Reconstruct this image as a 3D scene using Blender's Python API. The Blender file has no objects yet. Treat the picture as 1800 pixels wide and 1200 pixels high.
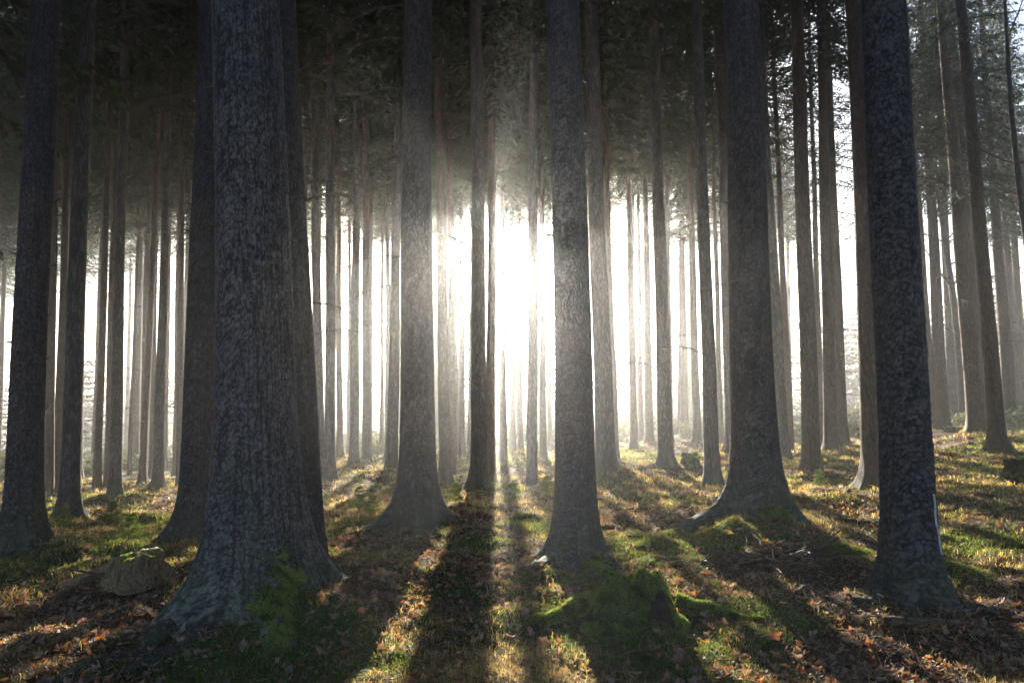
import bpy, math, random
import numpy as np
from mathutils import Vector, Matrix

# ------------------------------------------------------------------ camera
SC = bpy.context.scene
COL = SC.collection
RNG = np.random.default_rng(7)
random.seed(7)
EYE = 1.45
FPX = 1200.0            # focal length in pixels of an 1800 px wide frame
PITCH = math.radians(4.3)
cam_d = bpy.data.cameras.new("camera")
cam_d.lens = 24.0
cam_d.sensor_width = 36.0
cam_d.clip_start = 0.05
cam_d.clip_end = 3000.0
cam = bpy.data.objects.new("camera", cam_d)
COL.objects.link(cam)
cam.location = (0, 0, EYE)
cam.rotation_euler = (math.radians(90) + PITCH, 0, 0)
SC.camera = cam

# ------------------------------------------------------------------ light
SUN_EL = math.radians(14.5)
SUN_AZ = math.radians(-1.35)        # from +Y towards +X
w = bpy.data.worlds.new("World")
SC.world = w
w.use_nodes = True
nt = w.node_tree
bg = nt.nodes["Background"]
sky = nt.nodes.new("ShaderNodeTexSky")
sky.sky_type = 'NISHITA'
sky.sun_disc = False
sky.sun_elevation = SUN_EL
sky.sun_rotation = SUN_AZ
sky.air_density = 1.0
sky.dust_density = 1.5
sky.ozone_density = 1.5
nt.links.new(sky.outputs[0], bg.inputs[0])
bg.inputs[1].default_value = 0.05
sd = bpy.data.lights.new("sun", 'SUN')
sd.energy = 5.0
sd.angle = math.radians(0.5)
sd.color = (1.0, 0.91, 0.76)
sun = bpy.data.objects.new("sun", sd)
COL.objects.link(sun)
sdir = Vector((math.sin(SUN_AZ) * math.cos(SUN_EL), math.cos(SUN_AZ) * math.cos(SUN_EL), math.sin(SUN_EL)))
sun.rotation_euler = sdir.to_track_quat('Z', 'Y').to_euler()
SC.view_settings.view_transform = 'Standard'
SC.view_settings.look = 'None'
SC.view_settings.gamma = 1.0
SC.view_settings.exposure = 2.8
SC.render.engine = 'CYCLES'
cy = SC.cycles
cy.use_denoising = True
cy.max_bounces = 5
cy.diffuse_bounces = 2
cy.glossy_bounces = 1
cy.transmission_bounces = 3
cy.transparent_max_bounces = 4
cy.volume_bounces = 1
cy.caustics_reflective = False
cy.caustics_refractive = False
HAZE = 0.0027
HAZE_G = 0.84

# ------------------------------------------------------------------ tiny noise library
def _h(ix, iy, s):
    n = (ix.astype(np.int64) * 374761393 + iy.astype(np.int64) * 668265263 + s * 974634777) & 0xFFFFFFFF
    n = ((n ^ (n >> 13)) * 1274126177) & 0xFFFFFFFF
    n = (n ^ (n >> 16)) & 0xFFFFFFFF
    return n / 4294967295.0
def vnoise(x, y, s=0):
    x = np.asarray(x, float); y = np.asarray(y, float)
    ix = np.floor(x); iy = np.floor(y); fx = x - ix; fy = y - iy
    fx = fx * fx * (3 - 2 * fx); fy = fy * fy * (3 - 2 * fy)
    a = _h(ix, iy, s); b = _h(ix + 1, iy, s); c = _h(ix, iy + 1, s); d = _h(ix + 1, iy + 1, s)
    return (a * (1 - fx) + b * fx) * (1 - fy) + (c * (1 - fx) + d * fx) * fy
def fbm(x, y, s=0, o=4):
    t = 0; a = 1; n = 0
    for k in range(o):
        t = t + a * vnoise(x * 2 ** k + 17.3 * k, y * 2 ** k - 9.1 * k, s + k); n += a; a *= .5
    return t / n
def worley(x, y, s=0, perx=None):
    """distance to nearest and second nearest feature point, plus a cell value; x may wrap with period perx"""
    x = np.asarray(x, float); y = np.asarray(y, float)
    ix = np.floor(x); iy = np.floor(y)
    f1 = np.full(x.shape, 9.0); f2 = np.full(x.shape, 9.0); cv = np.zeros(x.shape)
    for dx in (-1, 0, 1):
        for dy in (-1, 0, 1):
            cx = ix + dx; cyy = iy + dy
            hx = cx % perx if perx else cx
            px = cx + _h(hx, cyy, s); py = cyy + _h(hx, cyy, s + 5)
            d = np.hypot(px - x, py - y); v = _h(hx, cyy, s + 9)
            nearer = d < f1
            f2 = np.where(nearer, f1, np.minimum(f2, d)); cv = np.where(nearer, v, cv); f1 = np.where(nearer, d, f1)
    return f1, f2, cv

# ------------------------------------------------------------------ mesh helpers
def np_mesh(name, V, F, mat, smooth=True, attrs=None):
    V = np.asarray(V, np.float32); F = np.asarray(F, np.int32)
    me = bpy.data.meshes.new(name)
    k = F.shape[1]
    me.vertices.add(len(V)); me.vertices.foreach_set("co", V.ravel())
    me.loops.add(F.size); me.loops.foreach_set("vertex_index", F.ravel())
    me.polygons.add(len(F)); me.polygons.foreach_set("loop_start", np.arange(0, F.size, k, dtype=np.int32))
    me.polygons.foreach_set("loop_total", np.full(len(F), k, np.int32))
    if smooth: me.polygons.foreach_set("use_smooth", np.ones(len(F), bool))
    me.update(calc_edges=True)
    for an, arr in (attrs or {}).items():
        arr = np.asarray(arr, np.float32)
        if arr.ndim == 1:
            at = me.attributes.new(an, 'FLOAT', 'POINT'); at.data.foreach_set("value", arr)
        else:
            at = me.attributes.new(an, 'FLOAT_COLOR', 'POINT')
            at.data.foreach_set("color", np.c_[arr, np.ones(len(arr), np.float32)].ravel())
    if mat: me.materials.append(mat)
    return me
def link(name, me, parent=None, loc=(0, 0, 0), rot=(0, 0, 0), scale=1.0):
    o = bpy.data.objects.new(name, me); COL.objects.link(o)
    o.location = loc; o.rotation_euler = rot
    o.scale = (scale,) * 3 if not hasattr(scale, '__len__') else scale
    if parent: o.parent = parent
    return o
def tag(o, label=None, cat=None, group=None, kind=None):
    if label: o["label"] = label
    if cat: o["category"] = cat
    if group: o["group"] = group
    if kind: o["kind"] = kind
    return o
def empty(name, loc, label, cat, group=None):
    o = bpy.data.objects.new(name, None); COL.objects.link(o); o.location = loc
    o.empty_display_size = .1
    return tag(o, label, cat, group)
class MB:
    """collects triangles / quads (quads stored as quads, tris repeated) into arrays"""
    def __init__(s): s.V = []; s.F = []; s.n = 0
    def add(s, V, F):
        s.V.append(np.asarray(V, float)); s.F.append(np.asarray(F, int) + s.n); s.n += len(V)
    def arrays(s): return np.vstack(s.V), np.vstack(s.F)
def tube(P, R, n=6):
    """quad tube along polyline P with radii R"""
    P = np.asarray(P, float); R = np.asarray(R, float)
    T = np.gradient(P, axis=0); T /= np.linalg.norm(T, axis=1)[:, None] + 1e-9
    up = np.array([0.1, 0.2, 1.0]); up /= np.linalg.norm(up)
    A = np.cross(T, up); bad = np.linalg.norm(A, axis=1) < .2
    A[bad] = np.cross(T[bad], np.array([1.0, 0, 0])); A /= np.linalg.norm(A, axis=1)[:, None]
    B = np.cross(T, A)
    th = np.linspace(0, 2 * np.pi, n, endpoint=False)
    V = P[:, None, :] + R[:, None, None] * (A[:, None, :] * np.cos(th)[None, :, None] + B[:, None, :] * np.sin(th)[None, :, None])
    m = len(P); i = np.arange(m - 1)[:, None] * n; j = np.arange(n)[None, :]; j2 = (j + 1) % n
    F = np.stack([i + j, i + j2, i + n + j2, i + n + j], -1).reshape(-1, 4)
    return V.reshape(-1, 3), F

# ------------------------------------------------------------------ materials
def new_mat(name):
    m = bpy.data.materials.new(name); m.use_nodes = True
    n = m.node_tree; n.nodes.clear()
    out = n.nodes.new("ShaderNodeOutputMaterial")
    return m, n, out
def N(n, t, **kw):
    x = n.nodes.new(t)
    for k, v in kw.items():
        if k.startswith('i_'): x.inputs[int(k[2:])].default_value = v
        else: setattr(x, k, v)
    return x
def ramp(n, stops, fac):
    r = n.nodes.new("ShaderNodeValToRGB")
    el = r.color_ramp.elements
    while len(el) > 1: el.remove(el[-1])
    el[0].position = stops[0][0]; el[0].color = (*stops[0][1], 1)
    for p, c in stops[1:]:
        e = el.new(p); e.color = (*c, 1)
    n.links.new(fac, r.inputs[0]); return r.outputs[0]
def mixc(n, fac, a, b, mode='MIX'):
    m = n.nodes.new("ShaderNodeMix"); m.data_type = 'RGBA'; m.blend_type = mode
    for sock, v in ((0, fac), (6, a), (7, b)):
        if isinstance(v, (int, float)): m.inputs[sock].default_value = v
        elif isinstance(v, tuple): m.inputs[sock].default_value = (*v, 1)
        else: n.links.new(v, m.inputs[sock])
    return m.outputs[2]
def noise_tex(n, coord, scale, detail=4, rough=.6, w=None):
    t = n.nodes.new("ShaderNodeTexNoise"); t.inputs["Scale"].default_value = scale
    t.inputs["Detail"].default_value = detail; t.inputs["Roughness"].default_value = rough
    n.links.new(coord, t.inputs["Vector"]); return t.outputs[0]
def math_n(n, op, a, b=None, clamp=False):
    m = n.nodes.new("ShaderNodeMath"); m.operation = op; m.use_clamp = clamp
    for k, v in ((0, a), (1, b)):
        if v is None: continue
        if isinstance(v, (int, float)): m.inputs[k].default_value = v
        else: n.links.new(v, m.inputs[k])
    return m.outputs[0]

def bark_material(name, c_dark, c_mid, c_light, scale=26.0, stretch=.45, bump=.02, lichen=.0, fiss=22.0, relief=False):
    """scaly conifer bark: small flakes, wandering fissures, algae film and lichen near the foot (attribute 'hgt' = metres up);
    with relief=True the flakes are modelled and the attribute 'cav' says how deep a point lies between them"""
    m, n, out = new_mat(name)
    b = N(n, "ShaderNodeBsdfPrincipled"); b.inputs["Roughness"].default_value = .9
    b.inputs["Specular IOR Level"].default_value = .25
    n.links.new(b.outputs[0], out.inputs[0])
    tc = N(n, "ShaderNodeTexCoord"); O = tc.outputs["Object"]
    mp = N(n, "ShaderNodeMapping"); mp.inputs["Scale"].default_value = (1, 1, stretch); n.links.new(O, mp.inputs[0]); co = mp.outputs[0]
    mq = N(n, "ShaderNodeMapping"); mq.inputs["Scale"].default_value = (1, 1, .22); n.links.new(O, mq.inputs[0])
    fis = noise_tex(n, mq.outputs[0], fiss, 5, .6)
    fis = math_n(n, 'MULTIPLY', math_n(n, 'ABSOLUTE', math_n(n, 'SUBTRACT', fis, .5)), 9.0, True)
    fine = noise_tex(n, co, 130, 5, .75); mid = noise_tex(n, co, scale * 1.6, 4, .65)
    big = noise_tex(n, O, 1.9, 4, .6)
    if relief:
        ca = N(n, "ShaderNodeAttribute"); ca.attribute_name = "cav"; base = ca.outputs["Fac"]  # deep points get darker colour, standing in for shade between the flakes
        hgt = math_n(n, 'ADD', math_n(n, 'MULTIPLY', base, 1.0), math_n(n, 'MULTIPLY', fine, .7))
        hgt = math_n(n, 'SUBTRACT', hgt, .50)
        bh = math_n(n, 'ADD', fine, math_n(n, 'MULTIPLY', mid, .8))
    else:
        wn = N(n, "ShaderNodeTexNoise"); wn.inputs["Scale"].default_value = 30; wn.inputs["Detail"].default_value = 3
        n.links.new(co, wn.inputs["Vector"])
        warp = mixc(n, .05, co, wn.outputs["Color"], 'ADD')
        v = N(n, "ShaderNodeTexVoronoi", feature='F1'); v.inputs["Scale"].default_value = scale; n.links.new(warp, v.inputs["Vector"])
        vd = math_n(n, 'SUBTRACT', 1.0, math_n(n, 'MULTIPLY', v.outputs["Distance"], .9), True)
        hgt = math_n(n, 'ADD', math_n(n, 'MULTIPLY', vd, .35), math_n(n, 'MULTIPLY', v.outputs["Color"], .22))
        hgt = math_n(n, 'ADD', hgt, math_n(n, 'MULTIPLY', fine, .38)); hgt = math_n(n, 'ADD', hgt, math_n(n, 'MULTIPLY', mid, .25))
        hgt = math_n(n, 'MULTIPLY', hgt, math_n(n, 'ADD', .45, math_n(n, 'MULTIPLY', fis, .55)))
        bh = hgt
    c = ramp(n, [(.12, c_dark), (.45, c_mid), (.85, c_light)], hgt)
    tint = ramp(n, [(.35, (.72, .76, .86)), (.65, (1.12, 1.0, .92))], big)
    c = mixc(n, 1.0, c, tint, 'MULTIPLY')
    at = N(n, "ShaderNodeAttribute"); at.attribute_name = "hgt"
    low = math_n(n, 'SUBTRACT', 1.0, math_n(n, 'DIVIDE', at.outputs["Fac"], 1.7), True)
    low = math_n(n, 'POWER', low, 1.6)
    pn = noise_tex(n, mp.outputs[0], 4.5, 6, .7)
    gm = math_n(n, 'MULTIPLY', math_n(n, 'SUBTRACT', math_n(n, 'ADD', pn, math_n(n, 'MULTIPLY', low, .30)), .60), 4.0, True)
    c = mixc(n, math_n(n, 'MULTIPLY', gm, .5), c, (.05, .075, .04))
    if lichen > 0:
        ln = noise_tex(n, mp.outputs[0], 16.0, 7, .78)
        lm = math_n(n, 'MULTIPLY', math_n(n, 'SUBTRACT', math_n(n, 'ADD', ln, math_n(n, 'MULTIPLY', low, .17 * lichen)), .60), 6.0, True)
        lm = math_n(n, 'MULTIPLY', lm, math_n(n, 'MULTIPLY', hgt, 1.2, True))
        c = mixc(n, lm, c, (.20, .25, .21))
    n.links.new(c, b.inputs["Base Color"])
    bp = N(n, "ShaderNodeBump"); bp.inputs["Strength"].default_value = 1.0; bp.inputs["Distance"].default_value = bump
    n.links.new(bh, bp.inputs["Height"]); n.links.new(bp.outputs[0], b.inputs["Normal"])
    return m
BARK = {
 'grey': bark_material("bark_grey", (.034, .031, .037), (.075, .069, .081), (.125, .117, .134), 48, .6, .010, .7, relief=True),
 'fine': bark_material("bark_fine", (.02, .018, .02), (.078, .068, .078), (.18, .16, .18), 60, .6, .012, .3),
 'red': bark_material("bark_red", (.022, .014, .013), (.09, .055, .049), (.17, .115, .10), 50, .5, .012, .0),
 'plate': bark_material("bark_plated", (.026, .025, .031), (.085, .082, .097), (.155, .15, .17), 30, .8, .014, .2, relief=True),
 'near': bark_material("bark_furrowed", (.036, .033, .039), (.125, .117, .132), (.22, .21, .235), 50, .5, .014, 1.2, relief=True),
}
BARK['fine_relief'] = bark_material("bark_fine_relief", (.028, .025, .029), (.066, .058, .068), (.115, .102, .118), 60, .6, .010, .5, relief=True)
def leaf_material(name, trans=.5, rough=.6, attr="col", gloss=.15):
    """thin leaf or blade: colour from the mesh attribute, part of the light passes through"""
    m, n, out = new_mat(name)
    at = N(n, "ShaderNodeAttribute"); at.attribute_name = attr
    d = N(n, "ShaderNodeBsdfDiffuse"); t = N(n, "ShaderNodeBsdfTranslucent")
    n.links.new(at.outputs["Color"], d.inputs[0])
    tcol = mixc(n, 1.0, at.outputs["Color"], (1.35, 1.2, .75), 'MULTIPLY')
    n.links.new(tcol, t.inputs[0])
    mx = N(n, "ShaderNodeMixShader"); mx.inputs[0].default_value = trans
    n.links.new(d.outputs[0], mx.inputs[1]); n.links.new(t.outputs[0], mx.inputs[2])
    g = N(n, "ShaderNodeBsdfGlossy"); g.inputs["Roughness"].default_value = rough
    g.inputs[0].default_value = (.5, .5, .5, 1)
    m2 = N(n, "ShaderNodeMixShader"); m2.inputs[0].default_value = gloss * .4
    n.links.new(mx.outputs[0], m2.inputs[1]); n.links.new(g.outputs[0], m2.inputs[2])
    n.links.new(m2.outputs[0], out.inputs[0])
    return m
M_NEEDLE = leaf_material("spruce_needles", .22)
M_BLADE = leaf_material("grass_blades", .62, gloss=.25)
M_MOSSB = leaf_material("moss_shoots", .5, gloss=.1)
M_LEAF = leaf_material("oak_leaf", .4, gloss=.3)
def wood_material(name, c1, c2, scale=30, zs=.1, bump=.01):
    m, n, out = new_mat(name)
    b = N(n, "ShaderNodeBsdfPrincipled"); b.inputs["Roughness"].default_value = .85
    b.inputs["Specular IOR Level"].default_value = .25
    tc = N(n, "ShaderNodeTexCoord"); mp = N(n, "ShaderNodeMapping"); mp.inputs["Scale"].default_value = (1, 1, zs)
    n.links.new(tc.outputs["Object"], mp.inputs[0])
    f = noise_tex(n, mp.outputs[0], scale, 6, .7)
    n.links.new(ramp(n, [(.3, c1), (.7, c2)], f), b.inputs["Base Color"])
    bp = N(n, "ShaderNodeBump"); bp.inputs["Distance"].default_value = bump
    n.links.new(f, bp.inputs["Height"]); n.links.new(bp.outputs[0], b.inputs["Normal"])
    n.links.new(b.outputs[0], out.inputs[0]); return m
M_TWIG = wood_material("dead_twig_wood", (.035, .028, .025), (.13, .105, .09), 60, 1)
M_STICK = wood_material("fallen_branch_wood", (.03, .02, .017), (.13, .09, .07), 40, 1)
M_STUMP = wood_material("weathered_stump_wood", (.05, .032, .02), (.38, .27, .16), 60, .10, .03)
M_ROT = wood_material("rotten_stump_wood", (.008, .006, .006), (.09, .06, .05), 45, .25, .03)

# ------------------------------------------------------------------ pixel -> world helpers (used only to stand things where they are)
def ray(u, v):
    cx, cyy = (u - 900) / FPX, (600 - v) / FPX
    return np.array([cx, math.cos(PITCH) - cyy * math.sin(PITCH), math.sin(PITCH) + cyy * math.cos(PITCH)])
def at_depth(u, v, Y):
    d = ray(u, v); return np.array([0, 0, EYE]) + d * (Y / d[1])

# ------------------------------------------------------------------ the trees, read from the photo
# (base u, base v, u at the top edge, width at v=500, bark, flare, kind flags)
T = [
 ('a', 38, 980, 77, 52, 'fine', .9), ('', 86, 877, 106, 12.5, 'red', .9), ('', 101, 862, 128, 13, 'red', .8),
 ('b', 121, 915, 157, 27, 'fine', .9), ('', 170, 868, 203, 11, 'red', .9), ('', 188, 858, 204, 9, 'red', .8),
 ('', 201, 875, 220, 17, 'fine', 1.), ('', 227, 835, 256, 5.5, 'red', .8), ('', 250, 853, 287, 10, 'red', 1.3),
 ('', 266, 842, 284, 7, 'red', .8), ('', 277, 864, 300, 14, 'fine', 1.5), ('', 290, 834, 298, 5, 'red', .8),
 ('', 307, 838, 316, 6, 'red', .8), ('', 316, 857, 324, 10, 'red', .8), ('', 330, 845, 338, 7, 'red', .8),
 ('c', 345, 958, 372, 52, 'fine', .85), ('d', 457, 1112, 431, 128, 'near', 1.35), ('e', 532, 1040, 489, 66, 'fine', 1.0),
 ('', 562, 846, 549, 15, 'fine', .8), ('', 580, 850, 581, 17, 'fine', .9), ('', 597, 802, 594, 9, 'red', .8),
 ('', 613, 800, 618, 6, 'red', .8), ('', 622, 822, 627, 13, 'fine', .8), ('', 644, 815, 640, 12, 'red', .8),
 ('', 671, 800, 674, 6, 'red', .7), ('', 681, 808, 682, 8, 'red', .7), ('', 688, 828, 705, 17.5, 'fine', .9),
 ('f', 733, 932, 735, 54, 'fine', 1.05), ('', 783, 853, 769, 18, 'red', .9), ('', 797, 850, 787, 11, 'red', .8),
 ('', 802, 806, 797, 7, 'red', .7), ('', 812, 808, 811, 9, 'fine', .8), ('', 829, 790, 827, 6.5, 'red', .7),
 ('g', 843, 856, 837, 25, 'fine', .9), ('h', 862, 858, 866, 15.5, 'red', .9), ('', 885, 815, 879, 10.5, 'red', .9),
 ('', 901, 792, 897, 8, 'red', .7), ('', 914, 790, 912, 8, 'red', .7), ('', 935, 880, 938, 17.5, 'fine', .9),
 ('', 955, 817, 951, 11, 'red', .8), ('', 967, 796, 960, 7, 'red', .7),
 ('i', 1014, 1012, 991, 64, 'grey', 1.2), ('', 1065, 835, 1037, 30, 'fine', .9), ('', 1081, 812, 1056, 12, 'red', .9),
 ('', 1115, 792, 1098, 10.5, 'red', .9), ('', 1127, 786, 1118, 7, 'red', .7), ('', 1142, 778, 1130, 11, 'red', .7),
 ('', 1171, 820, 1147, 23.5, 'fine', .9), ('', 1195, 762, 1197, 6, 'red', .7), ('', 1226, 780, 1205, 11, 'red', .8),
 ('j', 1253, 862, 1222, 23, 'fine', .9), ('', 1268, 798, 1245, 8, 'red', .8), ('', 1290, 792, 1262, 22, 'fine', .8),
 ('k', 1332, 918, 1299, 68, 'grey', 1.2), ('', 1377, 815, 1335, 19, 'fine', .8), ('', 1391, 812, 1352, 11, 'red', .8),
 ('', 1427, 832, 1397, 27, 'red', .9), ('', 1445, 800, 1421, 10, 'red', .8), ('', 1461, 790, 1439, 20, 'red', .8),
 ('', 1482, 785, 1450, 15, 'red', .9), ('l', 1540, 863, 1500, 36, 'red', 1.0), ('', 1519, 790, 1503, 8, 'red', .8),
 ('m', 1602, 1062, 1552, 76, 'plate', .85), ('', 1641, 766, 1593, 13, 'red', .9), ('', 1658, 750, 1618, 17, 'red', .8),
 ('', 1676, 736, 1641, 14, 'fine', .9), ('', 1717, 762, 1656, 24, 'red', .8), ('', 1727, 758, 1676, 16, 'red', .8),
 ('n', 1755, 798, 1692, 24, 'red', 1.2), ('', 1777, 742, 1727, 17, 'red', .8), ('', 1791, 738, 1744, 12, 'red', .8),
 ('', 1803, 732, 1760, 12, 'red', .8),
]
HOR = 600 + math.tan(PITCH) * FPX
def depth_guess(v, wd):
    dflat = EYE * FPX / (v - HOR)
    ddiam = .29 * FPX / wd
    a = .92 if dflat < 6.5 else (.75 if dflat < 9 else .5)
    return min(dflat ** a * ddiam ** (1 - a), 34.0)
trees = []
for (key, ub, vb, ut, wd, bark, fl) in T:
    yf = depth_guess(vb, wd)
    trees.append(dict(key=key, ub=ub, vb=vb, ut=ut, w=wd, bark=bark, fl=fl, Yf=yf, Y=yf + .85 * fl * wd * yf / FPX))
EXTRA = []
_rg = np.random.default_rng(42)
while len(EXTRA) < 46:
    u = _rg.uniform(-150, 1950) if len(EXTRA) < 30 else _rg.uniform(-150, 760); Y = _rg.uniform(22, 37)
    x = (u - 900) / FPX * Y
    if any(abs(x - a) < 1.6 and abs(Y - b) < 1.8 for a, b, _ in EXTRA): continue
    if abs(u - 872) < 26: continue
    if 1430 < u < 1515: continue
    if u > 1440 and _rg.random() < .5: continue
    EXTRA.append((x, Y, u))
ROW2 = 0  # second row of spruces, added to shade the glowing haze and canopy
while ROW2 < 40:
    u = _rg.uniform(-250, 1420); Y = _rg.uniform(38, 53)
    x = (u - 900) / FPX * Y
    if abs(u - 872) < 32 or any(abs(x - a) < 2 and abs(Y - b) < 2 for a, b, _ in EXTRA): continue
    EXTRA.append((x, Y, u)); ROW2 += 1
# ------------------------------------------------------------------ ground height, fitted through the trunk feet
anchors = []
for t in trees:
    p = at_depth(t['ub'], t['vb'], t['Yf']); anchors.append((p[0], p[1], p[2], 1.0))
for u, v, Y in ((60, 1150, 3.6), (300, 1150, 3.75), (700, 1120, 4.1), (900, 1100, 4.3), (1200, 1120, 4.1), (1400, 1060, 4.8),
                (1750, 1110, 4.2), (1750, 960, 6.6), (1780, 860, 9.5), (900, 920, 7.8), (1150, 950, 7.0), (200, 1020, 5.4), (620, 950, 6.9),
                (0, 850, 24), (120, 842, 30), (450, 812, 30), (630, 792, 34), (900, 778, 34), (1150, 762, 34), (1500, 752, 32), (1795, 722, 32),
                (0, 838, 48), (450, 800, 48), (900, 768, 50), (1400, 745, 50), (1800, 715, 48),
                (-300, 870, 24), (2100, 740, 24), (-300, 1000, 6.5), (2100, 960, 6), (-300, 820, 60), (450, 772, 90), (900, 745, 95), (1400, 725, 95), (1900, 700, 95), (0, 790, 95)):
    p = at_depth(u, v, Y); anchors.append((p[0], p[1], p[2], 1.0))
for a in range(0, 360, 30):     # gentle ground all round behind and beside the camera
    th = math.radians(a)
    for r in (1.5, 4, 12, 40, 120, 400):
        x, y = r * math.sin(th), r * math.cos(th)
        if y > .3 * abs(x) and r < 110: continue
        anchors.append((x, y, 0.015 * x if abs(x) < 60 else .9 * np.sign(x), .6))
ANC = np.array(anchors)
def base_h(x, y):
    x = np.asarray(x, float); y = np.asarray(y, float)
    r = np.hypot(x, y) + .3; lr = np.log(r); ax = np.arctan2(x, y)
    num = np.zeros(x.shape); den = np.zeros(x.shape) + 1e-9
    for (a, b, c, wt) in ANC:
        ra = math.hypot(a, b) + .3; da = ax - math.atan2(a, b)
        da = (da + np.pi) % (2 * np.pi) - np.pi
        q = (da / .13) ** 2 + ((lr - math.log(ra)) / .17) ** 2
        k = wt / (1 + q) ** 2
        num += k * c; den += k
    return num / den
def detail_h(x, y):
    x = np.asarray(x, float); y = np.asarray(y, float)
    r = np.hypot(x, y)
    f = np.clip((120 - r) / 100, 0, 1)
    h = (fbm(x * .55, y * .55, 3, 3) - .5) * .32 + (fbm(x * 1.7, y * 1.7, 11, 3) - .5) * .13
    c1, _, cv = worley(x * 2.3 + .6 * vnoise(x * 3, y * 3, 4), y * 2.3, 21)
    cush = np.clip(1 - (c1 / .55) ** 2, 0, 1) * (cv > .45) * .055
    h = h + cush + (fbm(x * 7, y * 7, 31, 3) - .5) * .035
    return h * f
# local mounds pushed up by roots, and moss pads
MOUNDS = []     # x, y, radius, height
def height(x, y, fine=True):
    h = base_h(x, y)
    if fine: h = h + detail_h(x, y)
    for (mx, my, mr, mh) in MOUNDS:
        h = h + mh * np.exp(-(((x - mx) ** 2 + (y - my) ** 2) / mr ** 2))
    return h
# settle tree feet onto the ground along their own sight lines
Ys = np.linspace(2.0, 60, 1500)
def ground_at(u, v, y0=2.2, y1=60):
    ys = np.exp(np.linspace(math.log(y0), math.log(y1), 400))
    d = ray(u, v); k = ys / d[1]
    zs = EYE + d[2] * k; xs = d[0] * k
    g = height(xs, ys)
    idx = np.where(zs < g)[0]
    i = idx[0] if len(idx) else len(ys) - 1
    return np.array([xs[i], ys[i], g[i]])
for t in trees:
    pf = at_depth(t['ub'], t['vb'], t['Yf']); p = at_depth(t['ub'], t['vb'], t['Y'])
    t['x'], t['y'] = p[0], p[1]
    t['z'] = float(pf[2])
    t['diam'] = t['w'] * t['Y'] / FPX
for x, Y, u in EXTRA:
    z = float(height(np.array([x]), np.array([Y]))[0]) - .05
    w_ = _rg.uniform(.19, .30) * FPX / Y
    trees.append(dict(key='', ub=u, vb=0, ut=u + (900 - u) * .02, w=w_, bark='red', fl=.8, Y=Y, x=x, y=Y, z=z, diam=w_ * Y / FPX, extra=True))
for sgn in (-1, 1):
    for k in range(14):
        a = sgn * math.radians(_rg.uniform(48, 98)); r = _rg.uniform(7, 26)
        x, Y = r * math.sin(a), r * math.cos(a)
        z = float(height(np.array([x]), np.array([Y]))[0]) - .05
        trees.append(dict(key='', ub=900 + sgn * (3000 + k), vb=0, ut=0, w=0, lean=_rg.normal(0, .02), bark='fine', fl=.9, Y=max(Y, 6.), x=x, y=Y, z=z, diam=_rg.uniform(.25, .4), side=sgn, cb=6.5))
for k in range(5):  # unseen spruces added behind the camera to cut the sky light from there
    a = math.radians(_rg.uniform(105, 255)); r = _rg.uniform(7, 24)
    x, Y = r * math.sin(a), r * math.cos(a)
    z = float(height(np.array([x]), np.array([Y]))[0]) - .05
    trees.append(dict(key='', ub=9000 + k, vb=0, ut=0, w=0, lean=_rg.normal(0, .02), bark='fine', fl=.9, Y=9., x=x, y=Y, z=z, diam=_rg.uniform(.25, .4), side=0, cb=6.0))
# make the ground meet every foot exactly: a small local correction
gz = height(np.array([t['x'] for t in trees]), np.array([t['y'] for t in trees]))
for t, g in zip(trees, gz):
    rr = .35 + t['diam'] * 1.3
    MOUNDS.append((t['x'], t['y'], rr, (t['z'] + .03 - float(g))))
for (u, v, r, hh) in ((560, 1095, .30, .10), (470, 1120, .38, .09), (400, 1140, .3, .05), (1290, 945, .28, .10), (1040, 1025, .3, .05), (940, 925, .3, .06), (700, 1000, .4, .04),
                      (1560, 1110, .4, .03), (1320, 1085, .5, .04), (1700, 930, .5, .06)):
    p = ground_at(u, v); MOUNDS.append((p[0], p[1], r, hh))

# ground cover masks
def masks(x, y):
    x = np.asarray(x, float); y = np.asarray(y, float)
    moss = fbm(x * .9 + 5, y * .9, 51, 4)
    moss = np.clip((moss - .54) * 6, 0, 1)
    lit = fbm(x * .7 - 3, y * .7 + 8, 61, 3)
    straw = np.clip((lit - .5) * 6, 0, 1)
    leaf = fbm(x * .8 + 20, y * .8 + 3, 71, 4)
    leaf = np.clip((leaf - .40) * 5, 0, 1)
    lf = np.exp(-(((x + 2.0) / 1.3) ** 2 + ((y - 4.3) / 1.1) ** 2))        # leaf hollow left of the big trunk
    leaf = np.clip(leaf + 1.2 * lf, 0, 1.2); moss = moss * (1 - .75 * np.clip(lf, 0, 1)); straw = straw * (1 - np.clip(lf, 0, 1))
    for (mx, my, mr, s) in MOSS_PADS:
        q = np.exp(-(((x - mx) ** 2 + (y - my) ** 2) / mr ** 2) ** 2) * s
        moss = np.clip(moss + q, 0, 1); leaf = leaf * (1 - .9 * np.clip(q, 0, 1)); straw = straw * (1 - np.clip(q, 0, 1))
    return moss, straw, leaf
MOSS_PADS = []
for (u, v, r) in ((560, 1085, .38), (420, 1150, .42), (520, 1150, .3), (1290, 940, .3), (1050, 1020, .25), (1110, 1100, .4), (840, 960, .3), (940, 925, .35),
                  (1340, 1085, .35), (1700, 960, .5), (1480, 960, .35), (300, 925, .6), (640, 1170, .35), (1000, 1080, .3)):
    p = ground_at(u, v); MOSS_PADS.append((p[0], p[1], r, 1.0))

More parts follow.
